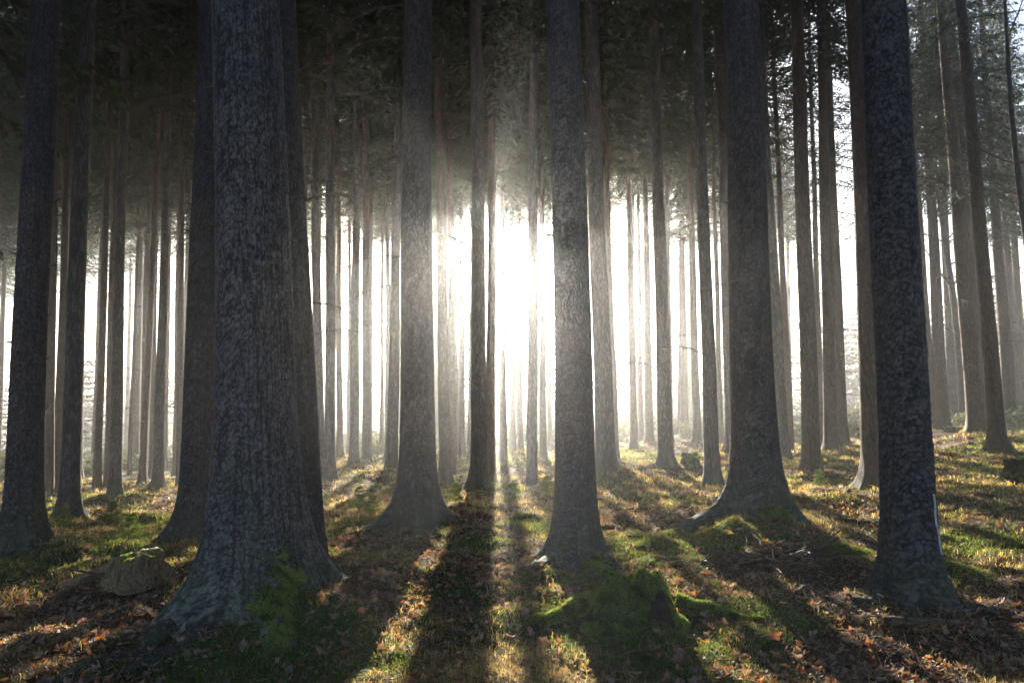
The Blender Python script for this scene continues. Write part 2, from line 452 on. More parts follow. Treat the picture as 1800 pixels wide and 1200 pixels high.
# ------------------------------------------------------------------ ground sheet (polar grid, finest in front of the lens)
def make_ground():
    a_f = np.radians(np.linspace(-50, 50, 860)); a_b = np.radians(np.linspace(50, 310, 110))[1:-1]
    A = np.r_[a_f, a_b]; na = len(A)
    R = np.r_[np.exp(np.linspace(math.log(.5), math.log(2.2), 24))[:-1], np.exp(np.linspace(math.log(2.2), math.log(60), 520))[:-1], np.exp(np.linspace(math.log(60), math.log(330), 30))]
    nr = len(R)
    X = R[:, None] * np.sin(A)[None]; Y = R[:, None] * np.cos(A)[None]
    Z = height(X, Y)
    V = np.stack([X, Y, Z], -1).reshape(-1, 3)
    i = np.arange(nr - 1)[:, None] * na; j = np.arange(na)[None]; j2 = (j + 1) % na
    F = np.stack([i + j, i + j2, i + na + j2, i + na + j], -1).reshape(-1, 4)
    c = len(V); V = np.vstack([V, [0, 0, float(height(np.array([0.]), np.array([0.]))[0])]])
    F0 = np.stack([np.full(na, c), (np.arange(na) + 1) % na, np.arange(na), np.full(na, c)], -1)
    mo, st, le = masks(V[:, 0], V[:, 1])
    me = np_mesh("ground", V, F[:, ::-1], M_GROUND, True, {"cover": np.c_[mo, st, np.clip(le, 0, 1)]})
    return link("ground", me)
def ground_material():
    m, n, out = new_mat("forest_floor")
    b = N(n, "ShaderNodeBsdfPrincipled"); b.inputs["Roughness"].default_value = .95; b.inputs["Specular IOR Level"].default_value = .15
    g = N(n, "ShaderNodeNewGeometry"); at = N(n, "ShaderNodeAttribute"); at.attribute_name = "cover"
    sp = N(n, "ShaderNodeSeparateColor"); n.links.new(at.outputs["Color"], sp.inputs[0])
    P = g.outputs["Position"]
    f1 = noise_tex(n, P, 38, 6, .75); f2 = noise_tex(n, P, 6, 5, .6); f3 = noise_tex(n, P, 120, 4, .7)
    litter = ramp(n, [(.25, (.02, .013, .010)), (.5, (.065, .040, .028)), (.7, (.13, .085, .055)), (.85, (.2, .14, .09))], f1)
    moss = ramp(n, [(.3, (.018, .035, .012)), (.55, (.045, .085, .022)), (.8, (.09, .13, .035))], f3)
    straw = ramp(n, [(.3, (.07, .055, .025)), (.7, (.22, .17, .08))], f1)
    leafc = ramp(n, [(.35, (.05, .028, .02)), (.65, (.16, .085, .055))], f2)
    e = math_n(n, 'MULTIPLY', math_n(n, 'SUBTRACT', f2, .5), 1.6)
    def mm(s): return math_n(n, 'MULTIPLY', math_n(n, 'ADD', s, math_n(n, 'SUBTRACT', e, .25)), 1.6, True)
    c = mixc(n, mm(sp.outputs[2]), litter, leafc)
    c = mixc(n, mm(sp.outputs[1]), c, straw)
    c = mixc(n, mm(sp.outputs[0]), c, moss)
    n.links.new(c, b.inputs["Base Color"])
    bp = N(n, "ShaderNodeBump"); bp.inputs["Distance"].default_value = .03
    n.links.new(math_n(n, 'ADD', f1, math_n(n, 'MULTIPLY', f3, .5)), bp.inputs["Height"]); n.links.new(bp.outputs[0], b.inputs["Normal"])
    n.links.new(b.outputs[0], out.inputs[0]); return m
M_GROUND = ground_material()
tag(make_ground(), "uneven forest floor of moss, dry grass and brown leaf litter", "ground", kind="structure")

# ------------------------------------------------------------------ trunks
TOP = 22.6
def trunk_mesh(t, hi):
    """axis from the foot through the sight line at the top edge of the frame, flared foot with roots"""
    Y = t['y']; P0 = np.array([t['x'], t['y'], t['z']])
    pt = at_depth(t['ut'], 0, Y)
    lean = t['lean'] if 'lean' in t else (pt[0] - P0[0]) / (pt[2] - P0[2])
    Hh = t['H']; seed = t['id']
    rg = np.random.default_rng(100 + seed)
    # radius at the height where the photo's row 500 crosses
    z5 = at_depth(900, 500, Y)[2] - P0[2]
    flare = lambda h: .34 * np.exp(-h / sc) + .66 * np.exp(-h / (sc * .42))
    prof = lambda h: np.clip(1 - h / (Hh + 1.5), .02, 1) ** .75
    sc = (.75 if t['diam'] > .4 else .5) * (.5 + t['diam'])
    Rb = t['diam'] * .5
    amp = t['fl'] * (.75 if t['key'] == '' else .95)
    R0 = Rb / (prof(z5) + amp * flare(max(z5, .05)))
    if hi: nz1, na = (620, 330) if t['Y'] < 6.5 else (420, 230)
    elif t['key']: nz1, na = 90, 56
    else: nz1, na = 46, 22
    hz = np.r_[np.linspace(-.35, 1.2, nz1 // 3)[:-1], np.linspace(1.2, 6.0 if hi else 3.0, nz1 - nz1 // 3)[:-1], np.linspace(6.0 if hi else 3.0, Hh, 26)]
    th = np.linspace(0, 2 * np.pi, na, endpoint=False)
    H, TH = np.meshgrid(hz, th, indexing='ij')
    Hc = np.maximum(H, 0)
    nl = rg.integers(4, 7); ph = rg.uniform(0, 6.28)
    lobes = sum(rg.uniform(.3, 1) * np.exp(-((((TH - ph - k * 2 * np.pi / nl + rg.uniform(-.35, .35) + np.pi) % (2 * np.pi)) - np.pi) / .30) ** 2) for k in range(nl))
    core = R0 * (prof(Hc) + amp * flare(Hc) * (.62 + .38 * lobes))
    core = core + R0 * amp * 1.0 * lobes * np.exp(-Hc / (.15 + .12 * t['diam'])) * .8
    core = core + R0 * .5 * lobes * np.clip(-H / .35, 0, 1)
    core = core * (1 + .035 * np.sin(2 * TH + ph) + .02 * np.sin(3 * TH + 2 * ph + H * .6))
    for (lh, la, lw, lr) in t.get('roots', []):    # named buttress roots seen in the photo
        dth = ((TH - la + np.pi) % (2 * np.pi)) - np.pi
        core = core + lr * np.exp(-(dth / lw) ** 2) * np.exp(-np.maximum(H, -.1) / lh)
    if not hi: core = core * (1 + .05 * (fbm(TH * 3.2, H * 9, 12 + seed % 50, 3) - .5) * (1 if t['Y'] > 15 else .8))
    if hi:
        cw, ch, cr = t['cell']
        circ = max(8, int(round(2 * np.pi * Rb / cw)))
        uu = TH / (2 * np.pi) * circ; vv = H / ch
        cx_, cy_ = np.cos(TH) * circ / 6.28, np.sin(TH) * circ / 6.28     # seamless noise domain
        def sn(k, sv, sd): return fbm(cx_ * k + 3.1 * cy_ * k, vv * sv + 1.7 * cy_ * k, sd, 3)
        uw = uu + 1.1 * (sn(.9, .9, 5) - .5); vw = vv + 1.1 * (sn(.8, .8, 8) - .5)
        f1, f2, cv = worley(uw, vw, 40 + seed, circ)
        edge = np.clip((f2 - f1) * 2.3, 0, 1) ** .8
        tilt_ = (vw - np.floor(vw))
        g1, g2, gv = worley(uw * 2, vw * 2, 90 + seed, circ * 2)
        fs = fbm(cx_ * .55 + 2 * cy_ * .55, H * 1.5 + cy_ * .2, 66 + seed, 4); fs = np.clip(np.abs(fs - .5) * 13, 0, 1)
        rel = edge * t.get('em', .42) + cv * .28 + np.clip((g2 - g1) * 1.6, 0, 1) * .22 + .95 * (sn(3.1, 3.1, 77) - .5) + .06
        rel = rel * (1 - t['fiss'] * (1 - fs))
        core = core + cr * 1.35 * (rel - .6)
        cav = np.clip(rel, 0, 1.3)
    bend = t.get('bend', 0)
    ax = P0[0] * 0 + lean * H + bend * np.sin(np.clip(H / 8, 0, 1) * np.pi)
    wob = .012 * np.sin(H * .9 + ph) * np.clip(H / 2, 0, 1)
    Xv = ax + wob + core * np.cos(TH); Yv = core * np.sin(TH) + t['leany'] * H
    V = np.stack([Xv, Yv, H], -1).reshape(-1, 3)
    nz = len(hz); i = np.arange(nz - 1)[:, None] * na; j = np.arange(na)[None]; j2 = (j + 1) % na
    F = np.stack([i + j, i + j2, i + na + j2, i + na + j], -1).reshape(-1, 4)
    at_ = {"hgt": np.maximum(H, 0).ravel()}
    if hi: at_["cav"] = cav.ravel()
    me = np_mesh("trunk", V, F, BARK['fine_relief' if hi and t['bark'] == 'fine' else t['bark']], True, at_)
    t['axis'] = lambda h: np.array([lean * h + bend * math.sin(min(h / 8, 1) * math.pi), t['leany'] * h, h])
    t['rad'] = lambda h: float(R0 * (prof(h) + amp * flare(h)))
    return me

def dead_branch_mesh(seed, L):
    rg = np.random.default_rng(seed); mb = MB()
    n = 12; s = np.linspace(0, 1, n)
    up = rg.uniform(-.1, .35); dr = rg.uniform(.15, .7); sw = rg.uniform(-.25, .25)
    P = np.c_[s * L, sw * L * s ** 2 + .02 * np.cumsum(rg.normal(0, .3, n)), L * (up * s - dr * s ** 2.2) + .015 * np.cumsum(rg.normal(0, .3, n))]
    P[0] = (-.05, 0, 0)
    mb.add(*tube(P, .0095 * (1 - .8 * s) * (.7 + .3 * L) + .0012, 5))
    for k in range(rg.integers(3, 8)):
        i = rg.integers(3, n - 1); l2 = rg.uniform(.12, .4) * L; sg = rg.choice([-1, 1])
        q = np.linspace(0, 1, 6)
        Q = P[i] + np.c_[q * l2 * .8, sg * q * l2 * .6, l2 * (rg.uniform(-.3, .3) * q - .4 * q ** 2)]
        mb.add(*tube(Q, .003 * (1 - .75 * q) + .0007, 4))
    V, F = mb.arrays(); return np_mesh("dead_branch", V, F, M_TWIG, True)
DEAD = [dead_branch_mesh(300 + k, .5 + .17 * k) for k in range(9)]
def far_twig_mesh(seed, L):
    rg = np.random.default_rng(seed); s = np.linspace(0, 1, 6)
    P = np.c_[s * L, .1 * L * s ** 2, L * (.12 * s - .35 * s ** 2)]
    P[0] = (-.04, 0, 0)
    mb = MB(); mb.add(*tube(P, .013 * (1 - .7 * s) + .003, 4))
    for k in range(3):
        i = rg.integers(1, 5); q = np.linspace(0, 1, 3); l2 = .3 * L; sg = rg.choice([-1, 1])
        mb.add(*tube(P[i] + np.c_[q * l2 * .7, sg * q * l2 * .7, -.3 * q * l2], .004 * (1 - .6 * q), 3))
    V, F = mb.arrays(); return np_mesh("dead_branch", V, F, M_TWIG, True)
def stub_mesh(seed):
    r2 = np.random.default_rng(seed); s_ = np.linspace(0, 1, 6)
    P = np.c_[-.03 + s_ * r2.uniform(.06, .14), .01 * r2.normal(0, 1, 6), .02 * s_ * r2.normal(0, 1)]
    V, F = tube(P, np.array([.026, .018, .011, .009, .007, .002]), 7)
    return np_mesh("branch_stub", V + r2.normal(0, .0015, V.shape), F, M_TWIG, True)
STUBS = [stub_mesh(950 + k) for k in range(4)]
DEAD_FAR = [far_twig_mesh(800 + k, .7 + .3 * k) for k in range(5)]

# ------------------------------------------------------------------ spruce crowns
def crown_mesh(seed, L, reach, n_whorl, leaf=(.11, .030), sparse_low=.35, density=1.0, name="crown"):
    rg = np.random.default_rng(seed)
    LV = []; LC = []; mb = MB()
    for wv in range(n_whorl):
        z = L * (wv + rg.uniform(-.3, .3)) / n_whorl
        f = max(z / L, 0)
        nb = rg.integers(4, 6)
        if f < sparse_low and rg.random() < .35 * (1 - f / sparse_low): nb = rg.integers(1, 4)
        a0 = rg.uniform(0, 6.28)
        for b in range(nb):
            Lb = reach * ((1 - f) ** .75) * rg.uniform(.55, 1.1) + .15
            az = a0 + b * 2 * math.pi / nb + rg.uniform(-.3, .3)
            n = 9; s = np.linspace(0, 1, n)
            tilt = .30 * (f - .35); droop = rg.uniform(.25, .5) * (1 - f * .6)
            r = s * Lb; dz = Lb * (tilt * s - droop * s ** 1.6 + .22 * s ** 3)
            side = rg.uniform(-.12, .12) * Lb * s ** 2
            P = np.c_[r * math.cos(az) - side * math.sin(az), r * math.sin(az) + side * math.cos(az), z + dz]
            mb.add(*tube(P[::2], (.016 * (1 - .85 * s) * (Lb / reach) + .003)[::2], 4))
            # side twigs
            step = .13 / density; m = int(Lb / step)
            for k in range(max(m, 2)):
                sk = (k + rg.uniform(.1, .9)) / max(m, 2)
                if sk < .12: continue
                if f < sparse_low and rg.random() < .25: continue
                bi = P[min(int(sk * (n - 1)), n - 2)] * (1 - (sk * (n - 1)) % 1) + P[min(int(sk * (n - 1)) + 1, n - 1)] * ((sk * (n - 1)) % 1)
                for sg in (-1, 1):
                    lt = (.16 + .42 * Lb / reach * (1 - sk) ** .6) * rg.uniform(.6, 1.25)
                    aa = az + sg * rg.uniform(.7, 1.2)
                    dirv = np.array([math.cos(aa), math.sin(aa), -rg.uniform(.15, .8)])
                    nl = max(2, int(lt / .075))
                    q = (np.arange(nl) + .5) / nl
                    C = bi + dirv * (q * lt)[:, None] + np.array([0, 0, -.25]) * (q ** 2 * lt)[:, None] + rg.normal(0, .012, (nl, 3))
                    ax = dirv + rg.normal(0, .35, (nl, 3)); ax /= np.linalg.norm(ax, axis=1)[:, None]
                    pr = np.cross(ax, rg.normal(0, 1, (nl, 3)) + np.array([0, 0, 1.2])); pr /= np.linalg.norm(pr, axis=1)[:, None] + 1e-6
                    hl = leaf[0] * rg.uniform(.6, 1.2, (nl, 1)) * .5; hw = leaf[1] * rg.uniform(.6, 1.3, (nl, 1)) * .5
                    LV.append(np.stack([C - ax * hl, C + pr * hw, C + ax * hl, C - pr * hw], 1))
                    base = np.array([.026, .042, .018]) * rg.uniform(.6, 1.5)
                    if rg.random() < .02: base = np.array([.13, .085, .045])
                    LC.append(np.repeat(base[None], nl * 4, 0))
    LVs = np.concatenate(LV).reshape(-1, 3); nq = len(LVs) // 4
    TV, TF = mb.arrays()
    V = np.vstack([LVs, TV]); F = np.vstack([np.arange(nq * 4).reshape(-1, 4), TF + len(LVs)])
    colr = np.vstack([np.vstack(LC), np.tile([.05, .04, .035], (len(TV), 1))])
    return np_mesh(name, V, F, M_NEEDLE, False, {"col": colr})
CROWN_L = 12.5
CROWNS = [crown_mesh(500 + k, CROWN_L, (2.8, 3.2, 2.5, 2.9)[k], 48, (.17, .062), .16, 1.7) for k in range(4)]

CROWNS_OPEN = [crown_mesh(540 + k, CROWN_L, (2.5, 2.9)[k], 27, (.13, .034), .35, 1.1) for k in range(2)]
KEYLAB = {
 'a': "thick grey spruce trunk nearest the left edge of the photo, foot in dry grass",
 'b': "dark straight spruce just right of the thick left-edge trunk, glare along one side",
 'c': "grey spruce with swept foot, half hidden behind the left side of the massive trunk",
 'd': "massive foreground spruce with furrowed bark, pale lichen and a broad root flare",
 'e': "dark spruce leaning out from behind the right side of the massive lichened trunk",
 'f': "smooth grey spruce with broad flared foot between the massive trunk and the sunlit centre",
 'g': "dark spruce hiding the sun, throwing the long shadow down the middle of the floor",
 'h': "slim reddish spruce pressed against the right side of the trunk that hides the sun",
 'i': "large scaly spruce in the centre foreground with the mossy stump at its foot",
 'j': "slender dark left-leaning spruce just left of the thick trunk with the moss pad",
 'k': "thick dark spruce right of centre with a green moss pad at its wide foot",
 'l': "reddish brown spruce touching the left side of the coarse plated foreground trunk",
 'm': "dark blue-grey foreground spruce with coarse plated bark and a white resin streak",
 'n': "dark spruce at the far right leaning left, with flared foot in sunny grass",
}
GAPNAME = {'': "the left edge of the photo", 'a': "the thick left-edge trunk", 'b': "the dark glare-edged trunk", 'c': "the swept-foot grey trunk",
 'd': "the massive lichened trunk", 'e': "the trunk leaning behind the massive one", 'f': "the flared smooth grey trunk", 'g': "the trunk hiding the sun", 'h': "the sun-hiding pair",
 'i': "the scaly centre trunk", 'j': "the slender left-leaning trunk", 'k': "the thick trunk with the moss pad", 'l': "the reddish trunk by the plated one",
 'm': "the coarse plated trunk", 'n': "the dark leaning trunk at far right", 'z': "the right edge of the photo"}
ORD = ["first", "second", "third", "fourth", "fifth", "sixth", "seventh", "eighth", "ninth", "tenth", "eleventh", "twelfth", "thirteenth", "fourteenth"] + ["%dth" % k for k in range(15, 40)]
order = sorted(trees, key=lambda t: t['ub'])
prev = ''; cnt = 0
for t in order:
    if 'side' in t: continue
    if t['key']: prev = t['key']; cnt = 0; t['label'] = KEYLAB[t['key']]; continue
    t['gap'] = prev; t['num'] = cnt; cnt += 1
for t in order:
    if 'side' in t:
        t['label'] = 'grey spruce standing outside the view, ' + {-1: 'beside the left edge of the photo', 1: 'beside the right edge of the photo', 0: 'behind the viewer, added to block sky light'}[t['side']]; continue
    if not t['key']:
        tone = "slim reddish" if t['bark'] == 'red' else "grey"
        if t['w'] < 8.5: tone = "faint thin"
        t['label'] = "%s spruce, %s trunk right of %s" % (tone, ORD[t['num']], GAPNAME[t['gap']])
        if t['gap'] == 'l': t['label'] = tone + ' spruce half hidden between the reddish trunk and the coarse plated one'
HI = {'d': (.027, .036, .010, .55), 'i': (.036, .036, .009, .25), 'm': (.050, .042, .014, .2), 'e': (.022, .035, .005, .2), 'k': (.04, .055, .011, .3), 'f': (.036, .055, .008, .3), 'a': (.036, .05, .008, .3), 'c': (.022, .04, .005, .2)}
for n_, t in enumerate(trees):
    rg = np.random.default_rng(1000 + n_)
    t['id'] = n_; t['H'] = TOP + rg.uniform(-1.5, 0); t['leany'] = rg.uniform(-.01, .01)
    if t['key'] == 'd': t['roots'] = [(.22, math.pi * 1.08, .40, .14), (.15, -.5, .4, .08)]
    if t['key'] == 'c': t['roots'] = [(.2, math.pi * 1.02, .4, .14)]
    if t['key'] == 'i': t['roots'] = [(.10, math.pi * 1.03, .3, .22), (.10, -.35, .3, .14)]
    if t['key'] == 'f': t['roots'] = [(.12, math.pi * 1.0, .35, .22)]
    if t['key'] == 'k': t['roots'] = [(.12, math.pi * 1.05, .4, .22)]
    hi = t['key'] in HI
    if hi: t['cell'] = HI[t['key']][:3]; t['fiss'] = HI[t['key']][3]
    near = t['Y'] < 22
    grp = 'spruces standing outside the view, ' + {-1: 'left', 1: 'right', 0: 'behind'}[t['side']] if 'side' in t else 'tall spruce trunks of the forest'
    root = empty("spruce_tree", (t['x'], t['y'], t['z']), t['label'], "tree", grp)
    link("trunk", trunk_mesh(t, hi), root)
    # crown
    cb = rg.uniform(7.0, 9.0) if t['Y'] > 9.5 else rg.uniform(9.3, 11)
    if 'cb' in t: cb = t['cb']
    elif t['Y'] > 37.5: cb = rg.uniform(13, 15)
    elif t['Y'] > 9.5 and abs(t['ub'] - 870) < 230: cb += 1.2 + 1.6 * (t['Y'] > 17)
    elif t['Y'] > 9.5 and t['ub'] > 1380: cb += 2.0
    elif t['Y'] > 9.5 and t['ub'] > 950: cb += 3.2
    elif t['Y'] > 9.5 and t['ub'] < 640: cb += 2.0 + 1.6 * (t['Y'] > 17)
    open_ = t['Y'] > 12 and (rg.random() < (.55 if t['ub'] > 1380 else .22)) and abs(t['ub'] - 872) > 110
    if open_: cb -= rg.uniform(.3, 2.6)
    if t['Y'] > 12 and abs(t['ub'] - 872) < 60: cb = max(8.6 + rg.uniform(0, 1), .2586 * t['Y'] + 1.45 - t['z'] + rg.uniform(.5, 1.8))
    sc = (t['H'] - cb) / CROWN_L * 1.04
    p = t['axis'](cb)
    c = link("crown", CROWNS_OPEN[n_ % 2] if open_ else CROWNS[n_ % 4], root, (p[0], p[1], cb), (0, 0, rg.uniform(0, 6.28)), (rg.uniform(.9, 1.15) * (.85 if t['ub'] > 1380 and t['Y'] > 9.5 else 1), rg.uniform(.9, 1.15) * (.85 if t['ub'] > 1380 and t['Y'] > 9.5 else 1), sc))
    # dead lower branches
    if 'side' in t: continue
    zvis = (at_depth(900, 0, t['Y'])[2] - t['z'])
    plan = []
    if t['key'] in ('d', 'm', 'i'): plan = []
    elif t['key'] == 'e':
        plan = [(at_depth(0, v, t['Y'])[2] - t['z'], a, m, sc_) for v, a, m, sc_ in ((318, .1, 1, .8), (355, -.2, 0, .9), (530, .15, 0, 1.), (590, -.1, 2, .62), (120, .3, 3, .8), (190, -.3, 4, .7))]
    elif t['Y'] < 9.6:
        for k in range(11 if t['key'] == 'f' else 6):
            h = rg.uniform(2.3, zvis * 1.02); plan.append((h, rg.choice([0, math.pi]) + rg.normal(0, .5), rg.integers(0, 7), rg.uniform(.5, .8)))
    else:
        for k in range(17):
            plan.append((rg.uniform(1.5, cb + .5), rg.choice([0, math.pi]) + rg.normal(0, .7), rg.integers(0, 9), rg.uniform(.55, 1.)))
    for (h, a, mi, bs) in plan:
        p = t['axis'](h); r = t['rad'](h) * .96
        ms = DEAD[mi] if near else DEAD_FAR[mi % 5]
        link("dead_branch", ms, root, (p[0] + r * math.cos(a), p[1] + r * math.sin(a), h), (rg.uniform(-.3, .3), rg.uniform(-.3, .25), a), bs)
    if t['key']:
        for k in range(12):
            h = rg.uniform(1.5, max(zvis, 3.5)); a = rg.uniform(0, 6.28) if k % 2 else rg.choice([0.1, math.pi - .1]) + rg.normal(0, .3)
            p = t['axis'](h); r = t['rad'](h) * .97
            link("branch_stub", STUBS[k % 4], root, (p[0] + r * math.cos(a), p[1] + r * math.sin(a), h), (rg.uniform(-.3, .3), rg.uniform(-.5, .4), a), rg.uniform(.6, 1.2))
    t['root'] = root
K = {t['key']: t for t in trees if t['key']}

MOSS_FEET = [('d', -.88, .10, .34, .36), ('i', -1.0, .04, .4, .12), ('k', -1.7, .04, .6, .10)]
# ------------------------------------------------------------------ surface roots running over the ground
M_ROOT = bark_material("root_bark", (.015, .012, .010), (.08, .065, .055), (.17, .15, .13), 40, 1.0, .012, .0)
def gpath(uv, lift=0.0, n=26):
    P = np.array([ground_at(u, v) for u, v in uv])
    q = np.linspace(0, len(P) - 1, n); i = np.minimum(q.astype(int), len(P) - 2); f = (q - i)[:, None]
    Q = P[i] * (1 - f) + P[i + 1] * f
    for _ in range(3): Q[1:-1] = (Q[:-2] + 2 * Q[1:-1] + Q[2:]) / 4
    Q[:, 2] = height(Q[:, 0], Q[:, 1]) + lift
    return Q
def add_root(t, uv, r0, r1):
    Q = gpath(uv, 0); s_ = np.linspace(0, 1, len(Q))
    R_ = r0 * (1 - s_) ** .7 + r1
    Q[:, 2] -= R_ * .30 - .012 * np.sin(s_ * 9)
    O = np.array([t['x'], t['y'], t['z']])
    V, F = tube(Q - O, R_, 12)
    V = V + (fbm(V[:, 0] * 30, V[:, 2] * 30 + V[:, 1] * 25, 5, 3)[:, None] - .5) * .012
    link("root", np_mesh("root", V, F, M_ROOT, True, {"hgt": np.full(len(V), .25)}), t['root'])
add_root(K['d'], [(345, 1075), (300, 1108), (250, 1132), (185, 1163), (95, 1205)], .06, .014)
add_root(K['d'], [(370, 1100), (330, 1130), (280, 1160), (215, 1195)], .05, .012)
add_root(K['c'], [(330, 945), (300, 956), (262, 966), (235, 976)], .06, .012)
add_root(K['f'], [(705, 908), (675, 920), (640, 926), (600, 930)], .07, .012)
add_root(K['i'], [(975, 985), (940, 1000), (905, 1010), (870, 1012)], .055, .01)
add_root(K['i'], [(1055, 985), (1085, 1000), (1110, 1012)], .05, .012)
add_root(K['k'], [(1285, 890), (1250, 908), (1215, 918), (1182, 936)], .08, .015)
add_root(K['l'], [(1530, 848), (1500, 862), (1465, 870), (1430, 880)], .05, .012)
add_root(K['m'], [(1560, 1035), (1535, 1055), (1500, 1062)], .04, .01)
add_root(K['m'], [(1640, 1055), (1690, 1070), (1760, 1085)], .05, .01)
add_root(K['b'], [(130, 900), (150, 915), (185, 925), (220, 922)], .04, .01)

def foot_moss(key, ang, hc, wa, hh):
    t = K[key]; tr = [c for c in t['root'].children if c.name.startswith('trunk')][0].data
    V = np.empty(len(tr.vertices) * 3, np.float32); tr.vertices.foreach_get('co', V); V = V.reshape(-1, 3)
    F = np.empty(len(tr.loops), np.int32); tr.loops.foreach_get('vertex_index', F); F = F.reshape(-1, 4)
    c = V[F].mean(1); a = np.arctan2(c[:, 1], c[:, 0]); d_ = (a - ang + np.pi) % (2 * np.pi) - np.pi
    nz_ = .5 * fbm(c[:, 0] * 9 + 5, c[:, 2] * 9 + c[:, 1] * 4, 17, 4) + .5 * fbm(c[:, 0] * 40 + 5, c[:, 2] * 40 + c[:, 1] * 30, 27, 3)
    ok = ((d_ / wa) ** 2 + ((c[:, 2] - hc) / hh) ** 2 + (nz_ - .5) * 7) < .8
    link("moss", moss_patch_mesh("moss", V, F, ok, 45000, .013, np.random.default_rng(3), .004), t['root'])
# resin streak down the right side of the plated trunk
def resin():
    t = K['m']; O = np.array([t['x'], t['y'], t['z']])
    m, n, out = new_mat("dried_resin"); b = N(n, "ShaderNodeBsdfPrincipled"); b.inputs["Base Color"].default_value = (.40, .42, .46, 1)
    b.inputs["Roughness"].default_value = .5; n.links.new(b.outputs[0], out.inputs[0])
    hs = np.linspace(at_depth(0, 965, t['Y'])[2] - O[2], at_depth(0, 862, t['Y'])[2] - O[2], 70)
    V = []
    for k, h in enumerate(hs):
        a = -.92 + .05 * math.sin(h * 7) + .03 * math.sin(h * 31)
        wd = .002 + .007 * vnoise(np.array([h * 16]), np.array([1.]))[0]
        if vnoise(np.array([h * 9]), np.array([5.]))[0] < .58: wd *= .10
        for da in (-1, 0, 1):
            p = t['axis'](h); r = t['rad'](h) * 1.0 + .008 + (.008 if da == 0 else -.006)
            aa = a + da * wd / r
            V.append((p[0] + r * math.cos(aa), p[1] + r * math.sin(aa), h))
    F = [(k * 3 + j, k * 3 + j + 1, k * 3 + j + 4, k * 3 + j + 3) for k in range(len(hs) - 1) for j in (0, 1)]
    link("resin_streak", np_mesh("resin_streak", V, F, m), t['root'])
resin()

# ------------------------------------------------------------------ ground cover
def shoots(P, Hh, W, colr, rg, bend=.5, seg=1):
    """upright thin blades at points P; seg 1 = one triangle, seg 2 = bent blade of three triangles"""
    n = len(P); a = rg.uniform(0, 2 * np.pi, n)
    side = np.c_[np.cos(a), np.sin(a), np.zeros(n)] * (W * .5)[:, None]
    b = rg.uniform(0, 2 * np.pi, n); lean = np.c_[np.cos(b), np.sin(b), np.zeros(n)] * (Hh * rg.uniform(0, 1, n) * bend)[:, None]
    if seg == 1:
        V = np.stack([P - side, P + side, P + lean + np.c_[np.zeros(n), np.zeros(n), Hh]], 1).reshape(-1, 3)
        F = np.arange(n * 3).reshape(-1, 3); C = np.repeat(colr, 3, 0)
    else:
        mid = P + lean * .3 + np.c_[np.zeros(n), np.zeros(n), Hh * .6]
        tip = P + lean * 1.3 + np.c_[np.zeros(n), np.zeros(n), Hh * rg.uniform(.6, 1, n)]
        V = np.stack([P - side, P + side, mid - side * .8, mid + side * .8, tip], 1).reshape(-1, 3)
        k = np.arange(n)[:, None, None] * 5
        F = (np.array([[0, 1, 3], [0, 3, 2], [2, 3, 4]])[None] + k).reshape(-1, 3); C = np.repeat(colr, 5, 0)
    return V, F, C
def scatter(n, d0, d1, rg, az=43):
    d = np.exp(rg.uniform(math.log(d0), math.log(d1), n)); a = np.radians(rg.uniform(-az, az, n))
    return d * np.sin(a), d * np.cos(a), d
def stems_clear(x, y, f=1.0):
    ok = np.ones(len(x), bool)
    for t in trees:
        if t['Y'] < 16: ok &= np.hypot(x - t['x'], y - t['y']) > t['diam'] * .62 * f
    return ok
rg = np.random.default_rng(11)
# moss
x, y, d = scatter(900000, 2.3, 24, rg)
mo, st, le = masks(x, y)
keep = (rg.random(len(x)) < mo * .9 + .03) & stems_clear(x, y)
x, y, d, mo = x[keep], y[keep], d[keep], mo[keep]
z = height(x, y)
k = np.clip(d / 3.6, .8, 6)
tone = fbm(x * 5, y * 5, 5, 3)[:, None]
colr = (np.array([.05, .10, .024]) * (1 - tone) + np.array([.17, .195, .055]) * tone) * rg.uniform(.6, 1.5, (len(x), 1))
V, F, C = shoots(np.c_[x, y, z - .003], rg.uniform(.010, .024, len(x)) * k ** .75, .0055 * k, colr, rg, .9)
tag(link("moss", np_mesh("moss", V, F, M_MOSSB, False, {"col": C})), "low green moss carpet over hummocks and roots of the forest floor", "moss", kind="stuff")
# grass: tufts of bent blades, straw coloured with some green
cx, cyy, cd = scatter(26000, 2.3, 30, rg)
mo, st, le = masks(cx, cyy)
keep = rg.random(len(cx)) < (st * .75 + .04 + (cd > 8) * .18)
cx, cyy, cd = cx[keep], cyy[keep], cd[keep]
nb = 17
green = rg.random(len(cx)) < .2
x = np.repeat(cx, nb); y = np.repeat(cyy, nb); d = np.repeat(cd, nb)
k = np.clip(d / 4, .8, 6)
sp = rg.exponential(.045, len(x)) * k ** .7; a = rg.uniform(0, 6.28, len(x)); x = x + sp * np.cos(a); y = y + sp * np.sin(a)
g = np.repeat(green, nb)
ok = stems_clear(x, y); x, y, d, k, g = x[ok], y[ok], d[ok], k[ok], g[ok]
z = height(x, y)
colr = np.where(g[:, None], np.array([.09, .13, .03]), np.array([.40, .32, .15])) * rg.uniform(.5, 1.35, (len(x), 1))
V, F, C = shoots(np.c_[x, y, z - .004], rg.uniform(.02, .07, len(x)) * k ** .4, .0025 * k, colr, rg, 1.3, 2)
tag(link("grass", np_mesh("grass", V, F, M_BLADE, False, {"col": C})), "dry straw coloured grass tufts mixed with a few green blades", "grass", kind="stuff")
